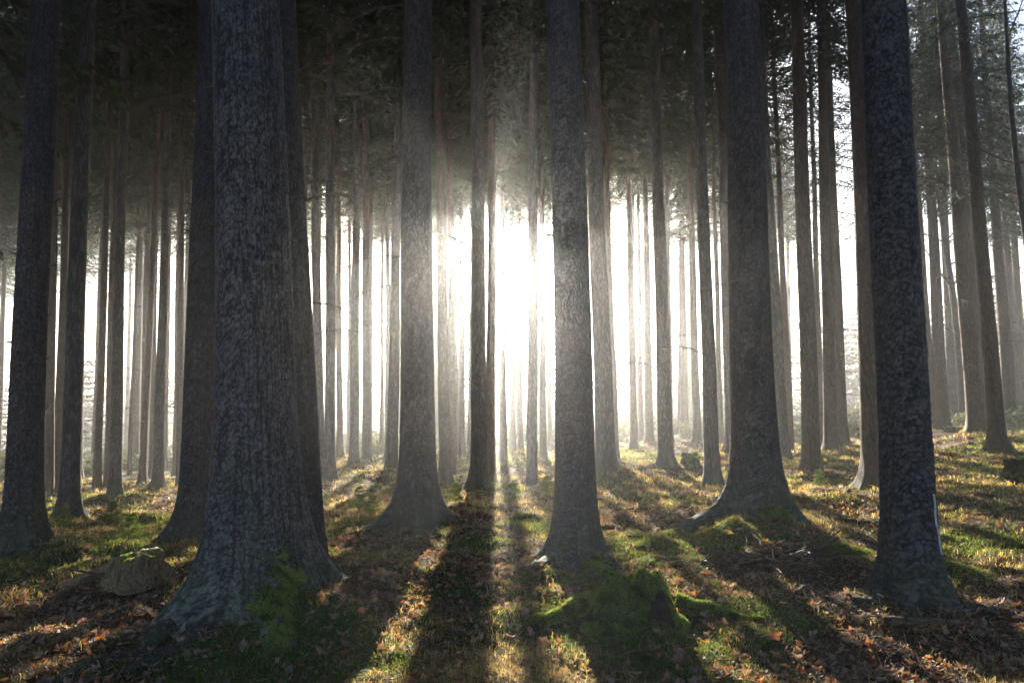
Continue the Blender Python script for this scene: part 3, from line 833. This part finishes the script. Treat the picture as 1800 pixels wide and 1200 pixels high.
# leaf litter
def leaf_outline(rg):
    n = 18; th = np.linspace(0, 2 * np.pi, n, endpoint=False)
    r = .5 * (1 + .24 * np.cos(5 * th + rg.uniform(-.4, .4)) + .10 * np.cos(9 * th + 1)) 
    X = r * np.cos(th) * 1.0; Yv = r * np.sin(th) * .62 * (1 + .2 * np.cos(th))
    curl = rg.uniform(.2, 1.9); fold = rg.uniform(-.8, 1.3)
    Z = curl * X ** 2 * .7 + fold * np.abs(Yv) * .6 + .06 * np.sin(4 * th + rg.uniform(0, 6))
    V = np.vstack([[[0, 0, 0]], np.c_[X, Yv, Z], np.c_[X * .55, Yv * .5, Z * .35]])
    F = []
    for k in range(n):
        k2 = (k + 1) % n
        F.append((1 + k, 1 + k2, 1 + n + k2)); F.append((1 + k, 1 + n + k2, 1 + n + k)); F.append((0, 1 + n + k, 1 + n + k2))
    return V, np.array(F)
LO = [leaf_outline(np.random.default_rng(70 + q)) for q in range(10)]
def rotm(a, b, c):
    return np.array(Matrix.Rotation(a, 3, 'Z') @ Matrix.Rotation(b, 3, 'X') @ Matrix.Rotation(c, 3, 'Y'))
LEAFC = np.array([(.17, .095, .068), (.21, .125, .09), (.13, .07, .05), (.27, .17, .12), (.32, .13, .05), (.22, .08, .04), (.30, .22, .17)])
def leaf_col(rg): return LEAFC[rg.choice(7, p=[.24, .22, .18, .12, .10, .08, .06])] * rg.uniform(.7, 1.25)
x, y, d = scatter(40000, 2.3, 26, rg)
mo, st, le = masks(x, y)
keep = (rg.random(len(x)) < le * .75 + .10) & stems_clear(x, y, .9)
x, y, d = x[keep], y[keep], d[keep]; z = height(x, y)
VV = []; FF = []; CC = []; nn = 0
for q in range(len(x)):
    V, F = LO[rg.integers(0, 10)]; sz = rg.uniform(.028, .07) * max(1, (d[q] / 6) ** .6)
    M = rotm(rg.uniform(0, 6.28), rg.normal(0, .45), rg.normal(0, .45)) * sz
    VV.append(V @ M.T + (x[q], y[q], z[q] + rg.uniform(.003, .018))); FF.append(F + nn); nn += len(V); CC.append(np.repeat(leaf_col(rg)[None], len(V), 0))
tag(link("leaf_litter", np_mesh("leaf_litter", np.vstack(VV), np.vstack(FF), M_LEAF, True, {"col": np.vstack(CC)})), "brown fallen oak leaves scattered thickly over the forest floor", "leaf litter", kind="stuff")
# the biggest leaves close to the lens, one by one
for q in range(70):
    if q < 26: u, v = rg.uniform(20, 330), rg.uniform(1020, 1190)
    elif q < 52: u, v = rg.uniform(560, 1000), rg.uniform(1060, 1190)
    else: u, v = rg.uniform(1150, 1780), rg.uniform(1060, 1190)
    p = ground_at(u, v); V, F = LO[rg.integers(0, 10)]
    c = leaf_col(rg)
    me = np_mesh("fallen_leaf", V, F, M_LEAF, True, {"col": np.repeat(c[None], len(V), 0)})
    me.materials[0] = M_LEAF
    zone = "leaf hollow left of the massive trunk" if q < 26 else ("mossy centre foreground" if q < 52 else "right foreground")
    tag(link("fallen_leaf", me, None, (p[0], p[1], p[2] + .016), (rg.normal(0, .5), rg.normal(0, .5), rg.uniform(0, 6.28)), rg.uniform(.055, .085)),
        "large curled brown oak leaf lying in the " + zone, "leaf", "curled oak leaves in the " + zone)
# loose needles, grass stems and shreds lying flat
x, y, d = scatter(230000, 2.3, 20, rg)
mo, st, le = masks(x, y)
keep = (rg.random(len(x)) < .25 + .6 * np.clip(1 - mo, 0, 1)) & stems_clear(x, y, .9)
x, y, d = x[keep], y[keep], d[keep]; n = len(x); k = np.clip(d / 4, .8, 5)
a = rg.uniform(0, 6.28, n); L = rg.uniform(.010, .045, n) * k ** .5; wd = .0014 * k * rg.uniform(.7, 1.6, n)
ux, uy = np.cos(a), np.sin(a); z = height(x, y) + .006; dz = rg.normal(0, .35, n) * L
P = np.stack([x, y, z], 1); U = np.c_[ux * L * .5, uy * L * .5, dz * .5]; Wv = np.c_[-uy * wd, ux * wd, rg.normal(0, .5, n) * wd]
V = np.stack([P - U - Wv, P - U + Wv, P + U + Wv, P + U - Wv], 1).reshape(-1, 3); V[:, 2] += np.repeat(np.abs(dz) * .5, 4)
pal = np.array([(.20, .12, .07), (.30, .21, .12), (.12, .075, .05), (.38, .30, .19)]); C = pal[rg.choice(4, n, p=[.35, .25, .25, .15])] * rg.uniform(.6, 1.3, (n, 1))
tag(link("needle_litter", np_mesh("needle_litter", V, np.arange(n * 4).reshape(-1, 4), M_LEAF, False, {"col": np.repeat(C, 4, 0)})), "brown fallen needles and dry grass shreds lying on the forest floor", "needles", kind="stuff")
# twig litter
mb = MB()
x, y, d = scatter(2600, 2.3, 14, rg)
ok = stems_clear(x, y); x, y, d = x[ok], y[ok], d[ok]
for q in range(len(x)):
    L = rg.uniform(.04, .28); a = rg.uniform(0, 6.28); s_ = np.linspace(-.5, .5, 4)
    px = x[q] + L * s_ * math.cos(a) + rg.normal(0, .008, 4); py = y[q] + L * s_ * math.sin(a) + rg.normal(0, .008, 4)
    pz = height(px, py) + .008 + rg.uniform(0, .02)
    mb.add(*tube(np.c_[px, py, pz], np.full(4, rg.uniform(.0012, .003) * max(1, d[q] / 6)) * [1, .9, .8, .5], 4))
V, F = mb.arrays(); tag(link("twig_litter", np_mesh("twig_litter", V, F, M_TWIG, True)), "thin dead twigs strewn over moss and leaves", "twigs", kind="stuff")

# ------------------------------------------------------------------ stumps
def stump_mesh(rg, r_top, r_bot, h, na=64, nz=26, rough=.02, jag=.0):
    th = np.linspace(0, 2 * np.pi, na, endpoint=False); hz = np.linspace(-.12, 1, nz)
    H_, TH = np.meshgrid(hz, th, indexing='ij')
    lob = sum(rg.uniform(.5, 1) * np.exp(-(((TH - a0 + np.pi) % (2 * np.pi) - np.pi) / .35) ** 2) for a0 in rg.uniform(0, 6.28, 5))
    f = np.clip(1 - H_, 0, 1.12)
    rr = r_top + (r_bot - r_top) * f ** 1.8 * (.55 + .5 * lob)
    rr = rr + rough * (fbm(TH / (2 * np.pi) * 40 % 40, H_ * 3, 7, 4) - .5) * 2
    top = h * (1 + jag * (fbm(np.cos(TH) * 3 + 5, np.sin(TH) * 3 + 5, 19, 3) - .5))
    V = np.stack([rr * np.cos(TH), rr * np.sin(TH), H_ * top], -1).reshape(-1, 3)
    i = np.arange(nz - 1)[:, None] * na; j = np.arange(na)[None]; j2 = (j + 1) % na
    F = np.stack([i + j, i + j2, i + na + j2, i + na + j], -1).reshape(-1, 4)
    # top disc
    base = len(V); last = V[(nz - 1) * na:]
    rings = [last * (q, q, 1) + (0, 0, rg.uniform(-.004, .004)) for q in (.8, .5, .2)]
    c = last.mean(0) * (0, 0, 1)
    V = np.vstack([V] + rings + [c[None]])
    rows = [(nz - 1) * na, base, base + na, base + 2 * na]; jj = np.arange(na); jj2 = (jj + 1) % na
    for a_, b_ in zip(rows[:-1], rows[1:]): F = np.vstack([F, np.stack([a_ + jj, a_ + jj2, b_ + jj2, b_ + jj], -1)])
    F = np.vstack([F, np.stack([rows[-1] + jj, rows[-1] + jj2, np.full(na, len(V) - 1), np.full(na, len(V) - 1)], -1)])
    return V, F
def surf_moss(V0, N0, size, rg, lo=(.09, .17, .045), hi=(.25, .33, .10)):
    """short shoots standing on given points along given normals"""
    n = len(V0); a = rg.normal(0, 1, (n, 3)); s_ = np.cross(N0, a); s_ /= np.linalg.norm(s_, axis=1)[:, None] + 1e-9
    h = size * rg.uniform(.6, 1.5, n)[:, None]; w_ = size * .35
    tipd = N0 + rg.normal(0, .45, (n, 3))
    V = np.stack([V0 - s_ * w_, V0 + s_ * w_, V0 + tipd * h], 1).reshape(-1, 3)
    nv = fbm(V0[:, 0] * 16 + V0[:, 2] * 9, V0[:, 1] * 16 + V0[:, 2] * 12, 44, 3)[:, None]
    t_ = np.clip(rg.random((n, 1)) * .5 + (nv - .35) * 1.6, 0, 1); c = (np.array(lo) * (1 - t_) + np.array(hi) * t_)
    br_ = np.clip((.40 - nv) * 9, 0, .8); c = c * (1 - br_) + np.array([.10, .085, .04]) * br_
    return V, np.arange(n * 3).reshape(-1, 3), np.repeat(c, 3, 0)
def moss_patch_mesh(name, V, F, face_ok, dens, size, rg, offset=.006):
    """a moss layer: a skin lifted off the chosen faces plus shoots growing from it"""
    V = np.asarray(V, float)
    a, b, c = V[F[:, 0]], V[F[:, 1]], V[F[:, 2]]
    e = V[F[:, 3]]
    Nn = np.cross(c - a, e - b); ar = np.linalg.norm(Nn, axis=1) * .5; Nn /= np.linalg.norm(Nn, axis=1)[:, None] + 1e-12
    sel = face_ok & (ar > 1e-9)
    a, b, c, e, Nn, ar = a[sel], b[sel], c[sel], e[sel], Nn[sel], ar[sel]
    skinV = np.stack([a, b, c, e], 1) + (Nn * offset)[:, None]; skinV = skinV.reshape(-1, 3)
    skinF = np.arange(len(skinV)).reshape(-1, 4)
    n = int(ar.sum() * dens); idx = rg.choice(len(ar), n, p=ar / ar.sum())
    u, v = rg.random((n, 1)), rg.random((n, 1))
    P = (a[idx] * (1 - u) + b[idx] * u) * (1 - v) + (e[idx] * (1 - u) + c[idx] * u) * v
    SV, SF, SC_ = surf_moss(P + Nn[idx] * offset, Nn[idx], size, rg)
    SF4 = np.c_[SF, SF[:, 2]]
    # triangles as quads would be degenerate: build two faces sets by triangulating the skin instead
    skT = np.vstack([skinF[:, [0, 1, 2]], skinF[:, [0, 2, 3]]])
    allV = np.vstack([skinV, SV]); allF = np.vstack([skT, SF + len(skinV)])
    sv = fbm(skinV[:, 0] * 30 + skinV[:, 2] * 20, skinV[:, 1] * 30 + skinV[:, 2] * 24, 45, 4)[:, None]
    sv = np.clip((sv - .3) * 2.2, 0, 1)
    cols = np.vstack([np.array([[.03, .05, .018]]) * (1 - sv) + np.array([[.12, .18, .05]]) * sv, SC_])
    return np_mesh(name, allV, allF, M_MOSSB, False, {"col": cols})

for q in MOSS_FEET: foot_moss(*q)
# cut stump on the left
p = ground_at(240, 1018)
rs = np.random.default_rng(5)
t = empty("tree_stump", p, "low pale cut stump with thin moss lid, in brown leaves left of the massive trunk", "stump")
V, F = stump_mesh(rs, .165, .30, .18, 200, 40, .030, .45)
fl_ = np.clip(1 - V[:, 2] / .18, 0, 1.1) ** 1.6; an_ = np.arctan2(V[:, 1], V[:, 0]); wl = np.exp(-(((an_ - math.pi * 1.05 + np.pi) % (2 * np.pi) - np.pi) / .5) ** 2)
V[:, 0] -= .22 * fl_ * wl
link("stump_wood", np_mesh("stump_wood", V, F, M_STUMP), t)
cz = V[F].mean(1); okf = (np.hypot(cz[:, 0], cz[:, 1]) < .16) & (cz[:, 2] > .13) & (fbm(cz[:, 0] * 14 + 4, cz[:, 1] * 14 + 4, 3, 3) > .47)
link("moss", moss_patch_mesh("moss", V, F, okf, 30000, .006, rs, .003), t)
# small far stumps
for (u, v, rt, rb, hh, lab, ms) in ((1213, 818, .16, .26, .26, "small dark stump in sunny grass behind the slender left-leaning trunk", .25),
                                (1792, 852, .17, .30, .34, "rotten broken stump with pale lichen at the right edge of the photo", .9)):
    p = ground_at(u, v); t = empty("tree_stump", p, lab, "stump")
    V, F = stump_mesh(rs, rt, rb, hh, 60, 24, .03, ms)
    link("stump_wood", np_mesh("stump_wood", V, F, M_ROT), t)
    cz = V[F].mean(1); okf = (fbm(cz[:, 0] * 7 + cz[:, 2] * 5, cz[:, 1] * 7 + cz[:, 2] * 6, 13, 3) > .55)
    link("moss", moss_patch_mesh("moss", V, F, okf, 25000, .014, rs, .004), t)

# the mossy stump in the middle foreground: two humps with hollows, draped in moss
p = ground_at(1112, 1108)
t = empty("tree_stump", p + np.array([0, .16, -.035]), "old rotten stump smothered in thick green moss, with dark hollows, in the centre foreground", "stump")
na, nr = 200, 90
th = np.linspace(0, 2 * np.pi, na, endpoint=False); rr = np.linspace(0.004, 1, nr)
RR, TH = np.meshgrid(rr, th, indexing='ij')
rim = .30 + .05 * np.sin(3 * TH + 1) + .05 * np.sin(5 * TH) + .10 * np.exp(-(((TH - math.pi * 1.12 + np.pi) % (2 * np.pi) - np.pi) / .3) ** 2) + .08 * np.exp(-((((TH + .35) + np.pi) % (2 * np.pi) - np.pi) / .28) ** 2)
X = RR * rim * np.cos(TH) * 1.02; Yv = RR * rim * np.sin(TH) * .8
def hump(cx, cy, sx, sy, hh, p=3): return hh * np.exp(-(np.abs((X - cx) / sx) ** p + np.abs((Yv - cy) / sy) ** p))
wx = X + .05 * (fbm(X * 6, Yv * 6, 3, 3) - .5); 
A_ = hump(-.10, .02, .15, .15, .19); B_ = hump(.12, .03, .12, .16, .22, 4); C_ = hump(-.02, -.12, .10, .08, .11, 2)
Z = np.maximum(np.maximum(A_, B_), C_) * .8 + .2 * (A_ + B_)
Z = Z + .07 * (1 - RR ** 2) + ((fbm(X * 9 + 3, Yv * 9 + 3, 33, 4) - .5) * .20 + (fbm(X * 26, Yv * 26, 3, 3) - .5) * .06) * (1 - RR ** 4)
def pit(cx, cy, sx, sy): return np.exp(-(((X - cx) / sx) ** 2 + ((Yv - cy) / sy) ** 2))
nz_ = fbm(X * 18 + 9, Yv * 18, 91, 3)
hole = np.clip((pit(.17, -.16, .075, .075) * 1.3 + pit(-.22, -.05, .03, .08) * .5) * (.55 + nz_), 0, 1)
Z = Z - hole * (Z * .45 + .03) - (RR > .93) * (RR - .93) * 3.5
V = np.stack([X, Yv, Z], -1).reshape(-1, 3)
i = np.arange(nr - 1)[:, None] * na; j = np.arange(na)[None]; j2 = (j + 1) % na
F = np.stack([i + j, i + na + j, i + na + j2, i + j2], -1).reshape(-1, 4)
Vw = V.copy(); Vw[:, :2] *= .97
link("stump_wood", np_mesh("stump_wood", Vw, F, M_ROT), t)
hf = hole.reshape(-1)[F].mean(1); cz = V[F].mean(1)
okf = (hf + .35 * (fbm(cz[:, 0] * 20, cz[:, 1] * 20, 3, 3) - .5) < .33)
okf &= ~((cz[:, 0] > .15) & (cz[:, 1] < -.10) & (cz[:, 2] < .10))
link("moss", moss_patch_mesh("moss", V, F, okf, 70000, .008, rs, .006), t)
STUMP = t
def surface_root(name, par, uv, r0, r1, mossy=True):
    Q = gpath(uv, 0); s_ = np.linspace(0, 1, len(Q)); O = np.array(par.location)
    V, F = tube(Q - O + np.c_[0 * s_, 0 * s_, (r0 * (1 - s_) + r1) * .25], r0 * (1 - s_) ** .7 + r1, 14)
    V = V + (fbm(V[:, 0] * 25, V[:, 1] * 25 + V[:, 2] * 25, 8, 3)[:, None] - .5) * .015
    r_ = link(name, np_mesh(name, V, F, M_ROT), par)
    if mossy:
        cz = V[F].mean(1); link("moss", moss_patch_mesh("moss", V, F, cz[:, 2] > cz[:, 2].min() - 1, 90000, .010, rs, .004), r_)
surface_root("root", STUMP, [(1045, 1072), (1010, 1078), (975, 1092), (930, 1098)], .06, .012)
surface_root("root", STUMP, [(1185, 1068), (1225, 1078), (1275, 1088), (1340, 1094)], .055, .012)

# ------------------------------------------------------------------ fallen branches: the brush heap and a few strays
def fallen_branch(uv, r0, label, group, lift=.02, seed=0, parts=3):
    r2 = np.random.default_rng(900 + seed)
    Q = gpath(uv, lift, 18); s_ = np.linspace(0, 1, 18)
    Q[:, 2] = np.linspace(Q[0, 2], Q[-1, 2], 18) * .6 + Q[:, 2] * .4 + np.cumsum(r2.normal(0, .004, 18)); O = Q[0].copy()
    mb = MB(); mb.add(*tube(Q - O, r0 * (1 - .6 * s_) + .002, 9))
    for k in range(parts):
        i0 = r2.integers(3, 15); L = r2.uniform(.12, .4); q = np.linspace(0, 1, 6); a = r2.uniform(0, 6.28)
        S = Q[i0] - O + np.c_[q * L * math.cos(a), q * L * math.sin(a), q * L * r2.uniform(-.05, .45)]
        mb.add(*tube(S, r0 * .35 * (1 - .7 * q) + .001, 6))
    V, F = mb.arrays(); V = V + (fbm(V[:, 0] * 40, V[:, 2] * 60 + V[:, 1] * 30, 2, 3)[:, None] - .5) * .010
    tag(link("fallen_branch", np_mesh("fallen_branch", V, F, M_STICK), None, O), label, "branch", group)
G = "dead branches of the brush heap"; LB = "brown dead branch tangled in the low brush heap left of the coarse plated trunk"
fallen_branch([(1372, 1000), (1405, 990), (1440, 975), (1472, 960)], .035, "thick bark-covered dead branch slanting up across the brush heap", None, .05, 1)
fallen_branch([(1290, 962), (1320, 960), (1340, 975), (1336, 990)], .010, "thin arched dead branch with sunlit top at the left end of the brush heap", None, .12, 2, 2)
fallen_branch([(1325, 985), (1350, 1000), (1375, 1020)], .009, "thin straight stick pointing down towards the viewer from the brush heap", None, .03, 3, 1)
fallen_branch([(1400, 1050), (1430, 1035), (1455, 1022)], .012, "short crooked stick on moss just below the brush heap", None, .03, 4, 2)
for k in range(22):
    u0 = rg.uniform(1290, 1450); v0 = rg.uniform(968, 1008); du = rg.uniform(40, 120); dv = rg.uniform(-16, 16)
    fallen_branch([(u0, v0), (u0 + du * .5, v0 + dv * .5 + rg.uniform(-4, 4)), (u0 + du, v0 + dv)], rg.uniform(.005, .019), LB, G, rg.uniform(.01, .09), 10 + k)
for k, (uv, r0, lab) in enumerate((
    ([(545, 1045), (580, 1060), (640, 1075)], .007, "thin pale twig lying on the moss right of the massive trunk"),
    ([(380, 1105), (440, 1098), (500, 1100)], .009, "thin dead stick across the foot of the massive trunk"),
    ([(402, 1110), (412, 1135), (420, 1152)], .006, "short dark twig pointing at the viewer over the green moss below the massive trunk"),
    ([(790, 1085), (815, 1075), (835, 1072)], .016, "short dark knotty stick on moss in the centre of the foreground"),
    ([(140, 1030), (165, 1018), (195, 1020)], .030, "dark broken wood chunk among leaves left of the cut stump"),
    ([(1150, 985), (1230, 990), (1300, 985)], .010, "long straight dead stick on orange leaves right of the scaly centre trunk"),
    ([(1120, 1000), (1170, 1005), (1250, 1018)], .012, "long dead stick lying just behind the mossy stump"),
    ([(1660, 800), (1690, 792), (1712, 790)], .014, "hooked dead branch in sunny grass left of the dark leaning trunk"),
    ([(1560, 1105), (1630, 1098), (1720, 1100)], .030, "thick rotting branch half sunk in moss below the coarse plated trunk"),
    ([(1602, 905), (1660, 900), (1730, 882)], .020, "sunlit fallen branch running through bright grass right of the coarse plated trunk"))):
    fallen_branch(uv, r0, lab, None, .012, 50 + k, 2)

# ------------------------------------------------------------------ young spruces
def sapling_mesh(seed):
    r2 = np.random.default_rng(seed); Q = []; C = []
    def needles(P, D, n, ln):
        q = r2.random((n, 1)); B = P + D * q
        dn = D / np.linalg.norm(D); A = r2.normal(0, 1, (n, 3)); A -= (A @ dn)[:, None] * dn; A /= np.linalg.norm(A, axis=1)[:, None]
        T_ = A * .8 + dn * .6; S = np.cross(T_, r2.normal(0, 1, (n, 3))); S /= np.linalg.norm(S, axis=1)[:, None]
        l = ln * r2.uniform(.7, 1.2, (n, 1)); Q.append(np.stack([B - S * .0016, B + S * .0016, B + T_ * l + S * .001, B + T_ * l - S * .001], 1).reshape(-1, 3))
        C.append(np.repeat(np.array([[.075, .12, .03]]) * r2.uniform(.6, 1.5, (n, 1)), 4, 0))
    for wv in range(7):
        z = .05 + .05 * wv + r2.uniform(-.01, .01); L = .17 * (1 - wv / 8) + .03
        for b in range(6):
            a = r2.uniform(0, 6.28); P = np.array([0, 0, z]); D = np.array([math.cos(a), math.sin(a), r2.uniform(.1, .5)]) * L * r2.uniform(.6, 1.1)
            needles(P, D, 90, .022)
            for sg in (-1, 1):
                D2 = np.array([math.cos(a + sg * .8), math.sin(a + sg * .8), .25]) * L * .45; needles(P + D * .45, D2, 45, .020)
    needles(np.array([0, 0, .3]), np.array([0, 0, .14]), 90, .02)
    V = np.vstack(Q); return np_mesh("needles", V, np.arange(len(V)).reshape(-1, 4), M_MOSSB, False, {"col": np.vstack(C)})
SAP = sapling_mesh(77)
def sap_stem(L):
    s_ = np.linspace(0, 1, 6); V, F = tube(np.c_[0 * s_, .01 * np.sin(s_ * 3), s_ * L - .03], .006 * (1 - .7 * s_) + .001, 6)
    return np_mesh("stem", V, F, M_TWIG)
SAPS = sap_stem(.46)
for (u, v, sc_, lab) in ((75, 938, 1.0, "tiny spruce seedling at the right side of the foot of the thick left-edge trunk"),
    (112, 934, 1.2, "bushy spruce seedling at the foot of the glare-edged trunk"),
    (196, 925, 1.3, "upright sunlit spruce seedling in grass between the glare-edged trunk and the cut stump"),
    (226, 955, 1.15, "broad bright spruce seedling just above the cut stump"),
    (572, 892, .9, "small spruce seedling at the right edge of the trunk behind the massive one"),
    (632, 898, 1.3, "low wide sunlit spruce seedling left of the flared smooth grey trunk"),
    (655, 905, 1.0, "pale spruce seedling touching the shadow of the flared smooth grey trunk"),
    (800, 888, 1.1, "spruce seedling in the sun patch left of the central shadow"),
    (905, 882, 1.2, "spruce seedling in the sun patch right of the central shadow"),
    (962, 872, 1.3, "leafy spruce seedling at the left edge of the scaly centre trunk"),
    (1442, 858, 1.2, "spruce seedling growing left of the reddish trunk by the plated one"),
    (1080, 812, 1.1, "small spruce seedling in haze just right of the scaly centre trunk"),
    (1378, 880, .8, "dry little spruce seedling at the right foot of the thick trunk with moss pad")):
    p = ground_at(u, v); t = empty("spruce_seedling", p, lab, "seedling", "young spruce seedlings on the forest floor")
    t.scale = (sc_ * .62,) * 3; t.rotation_euler = (0, 0, rg.uniform(0, 6.28))
    link("stem", SAPS, t); link("needles", SAP, t)

# ------------------------------------------------------------------ bare broadleaf trees on the right
def bare_tree(x, Y, H_, r0, seed, label, lean=(0, 0), spread=.5):
    r2 = np.random.default_rng(seed); z0 = float(height(np.array([x]), np.array([Y]))[0]) - .1
    t = empty("bare_tree", (x, Y, z0), label, "tree")
    s_ = np.linspace(0, 1, 16)
    P = np.c_[lean[0] * s_ ** 1.6 * H_ + .08 * np.sin(s_ * 7), lean[1] * s_ * H_, s_ * H_]
    V, F = tube(P, r0 * (1 - .8 * s_) + .01, 12); link("trunk", np_mesh("trunk", V, F, BARK['fine'], True, {"hgt": V[:, 2]}), t)
    mb = MB()
    def br(o, d_, L, r, dep):
        q = np.linspace(0, 1, 7); d_ = d_ / np.linalg.norm(d_)
        w_ = r2.normal(0, .12, 3)
        Q = o + d_ * (q * L)[:, None] + w_ * (q ** 2 * L)[:, None] + np.array([0, 0, .25]) * (q ** 2 * L)[:, None]
        mb.add(*tube(Q, r * (1 - .65 * q), 5))
        if dep == 0: return
        for k in range(5):
            i0 = r2.integers(2, 7); nd = d_ + r2.normal(0, .6, 3); br(Q[i0], nd, L * r2.uniform(.35, .6), r * .45, dep - 1)
    for k in range(15):
        i0 = r2.integers(4, 16); a = r2.uniform(0, 6.28)
        br(P[i0], np.array([math.cos(a), math.sin(a), r2.uniform(.2, 1)]), H_ * spread * r2.uniform(.2, .4), r0 * .35 * (1 - .6 * i0 / 16), 2)
    V, F = mb.arrays(); link("branches", np_mesh("branches", V, F, M_TWIG), t)
bare_tree(at_depth(1692, 735, 27)[0], 27, 14, .16, 61, "bare broadleaf tree with a forked crown behind the dark trunks on the right", (-.06, 0), .5)
bare_tree(at_depth(1452, 760, 28)[0], 28, 16, .12, 62, "thin bare curving tree in the bright gap left of the coarse plated trunk", (.04, 0), .35)
bare_tree(at_depth(1830, 735, 15)[0], 15, 11, .10, 63, "bare broadleaf tree reaching its branches in from the right edge", (-.03, 0), .55)

# ------------------------------------------------------------------ far woodland across the clearing, read as one hazy mass
def arrays_of(me):
    V = np.empty(len(me.vertices) * 3, np.float32); me.vertices.foreach_get("co", V)
    F = np.empty(len(me.loops), np.int32); me.loops.foreach_get("vertex_index", F)
    C = np.empty(len(me.vertices) * 4, np.float32); me.attributes["col"].data.foreach_get("color", C)
    return V.reshape(-1, 3), F.reshape(-1, 4), C.reshape(-1, 4)[:, :3]
FARC = [crown_mesh(600 + k, 10, (2.2, 1.8)[k], 20, (.42, .16), .02, .42, "conifer") for k in range(2)]
FA = [arrays_of(m_) for m_ in FARC]
for m_ in FARC: bpy.data.meshes.remove(m_)
VV = []; FF = []; CC = []; nn = 0
rf = np.random.default_rng(88)
for k in range(150):
    a = rf.uniform(-46, 46); r = rf.uniform(57, 96)
    x = r * math.sin(math.radians(a)); Y = r * math.cos(math.radians(a))
    z = float(base_h(np.array([x]), np.array([Y]))[0])
    hh = rf.uniform(.55, 1.0) * (1.25 if a > 18 else (.85 if a < -8 else 1.0))
    V, F, C = FA[k % 2]; b = rf.uniform(0, 6.28)
    M = np.array([[math.cos(b), -math.sin(b), 0], [math.sin(b), math.cos(b), 0], [0, 0, 1]])
    VV.append((V @ M.T) * (hh * 1.2, hh * 1.2, hh) + (x, Y, z)); FF.append(F + nn); nn += len(V); CC.append(C * rf.uniform(.7, 1.3))
tag(link("far_woodland", np_mesh("far_woodland", np.vstack(VV), np.vstack(FF), M_NEEDLE, False, {"col": np.vstack(CC)})),
    "hazy pale blue mass of conifers beyond the clearing", "woodland", kind="stuff")
# undergrowth at the forest edge
VV = []; CC = []
for k in range(420):
    a = rf.uniform(-46, 46); r = rf.uniform(30, 52)
    if a > 5 and rf.random() < .4: continue
    x = r * math.sin(math.radians(a)); Y = r * math.cos(math.radians(a)); z = float(base_h(np.array([x]), np.array([Y]))[0])
    n = 160; hb = rf.uniform(.3, 1.0)
    D = rf.normal(0, 1, (n, 3)); D /= np.linalg.norm(D, axis=1)[:, None]; D[:, 2] = np.abs(D[:, 2])
    P = D * (rf.uniform(.3, 1, (n, 1)) ** .5) * (hb * .9, hb * .9, hb) + (x, Y, z)
    A = rf.normal(0, 1, (n, 3)); A /= np.linalg.norm(A, axis=1)[:, None]; B = np.cross(A, rf.normal(0, 1, (n, 3))); B /= np.linalg.norm(B, axis=1)[:, None]
    l = rf.uniform(.08, .2, (n, 1)); VV.append(np.stack([P - A * l, P + B * l * .35, P + A * l, P - B * l * .35], 1).reshape(-1, 3))
    c = np.array([.10, .12, .07]) * rf.uniform(.6, 1.5); CC.append(np.repeat(c[None], n * 4, 0))
V = np.vstack(VV); tag(link("undergrowth", np_mesh("undergrowth", V, np.arange(len(V)).reshape(-1, 4), M_NEEDLE, False, {"col": np.vstack(CC)})),
    "low pale scrub and brambles along the edge of the clearing", "undergrowth", kind="stuff")

# ------------------------------------------------------------------ haze
def closed_box(name, x0, x1, y0, y1, z0, z1, mat):
    V = [(x, y, z) for z in (z0, z1) for y in (y0, y1) for x in (x0, x1)]
    F = [(0, 2, 3, 1), (4, 5, 7, 6), (0, 1, 5, 4), (2, 6, 7, 3), (0, 4, 6, 2), (1, 3, 7, 5)]
    return link(name, np_mesh(name, V, F, mat, False))
def haze_mat():
    m, n, out = new_mat("haze_air")
    v = N(n, "ShaderNodeVolumePrincipled"); v.inputs["Color"].default_value = (.93, .95, .97, 1)
    v.inputs["Density"].default_value = HAZE; v.inputs["Anisotropy"].default_value = HAZE_G
    n.links.new(v.outputs[0], out.inputs["Volume"]); return m
GZ = float(min(v.co.z for v in bpy.data.objects["ground"].data.vertices))
hz_o = closed_box("haze", -335, 335, -335, 335, GZ - 1.0, 23.1, haze_mat())
tag(hz_o, "thin morning mist filling the forest air", "mist", kind="stuff")
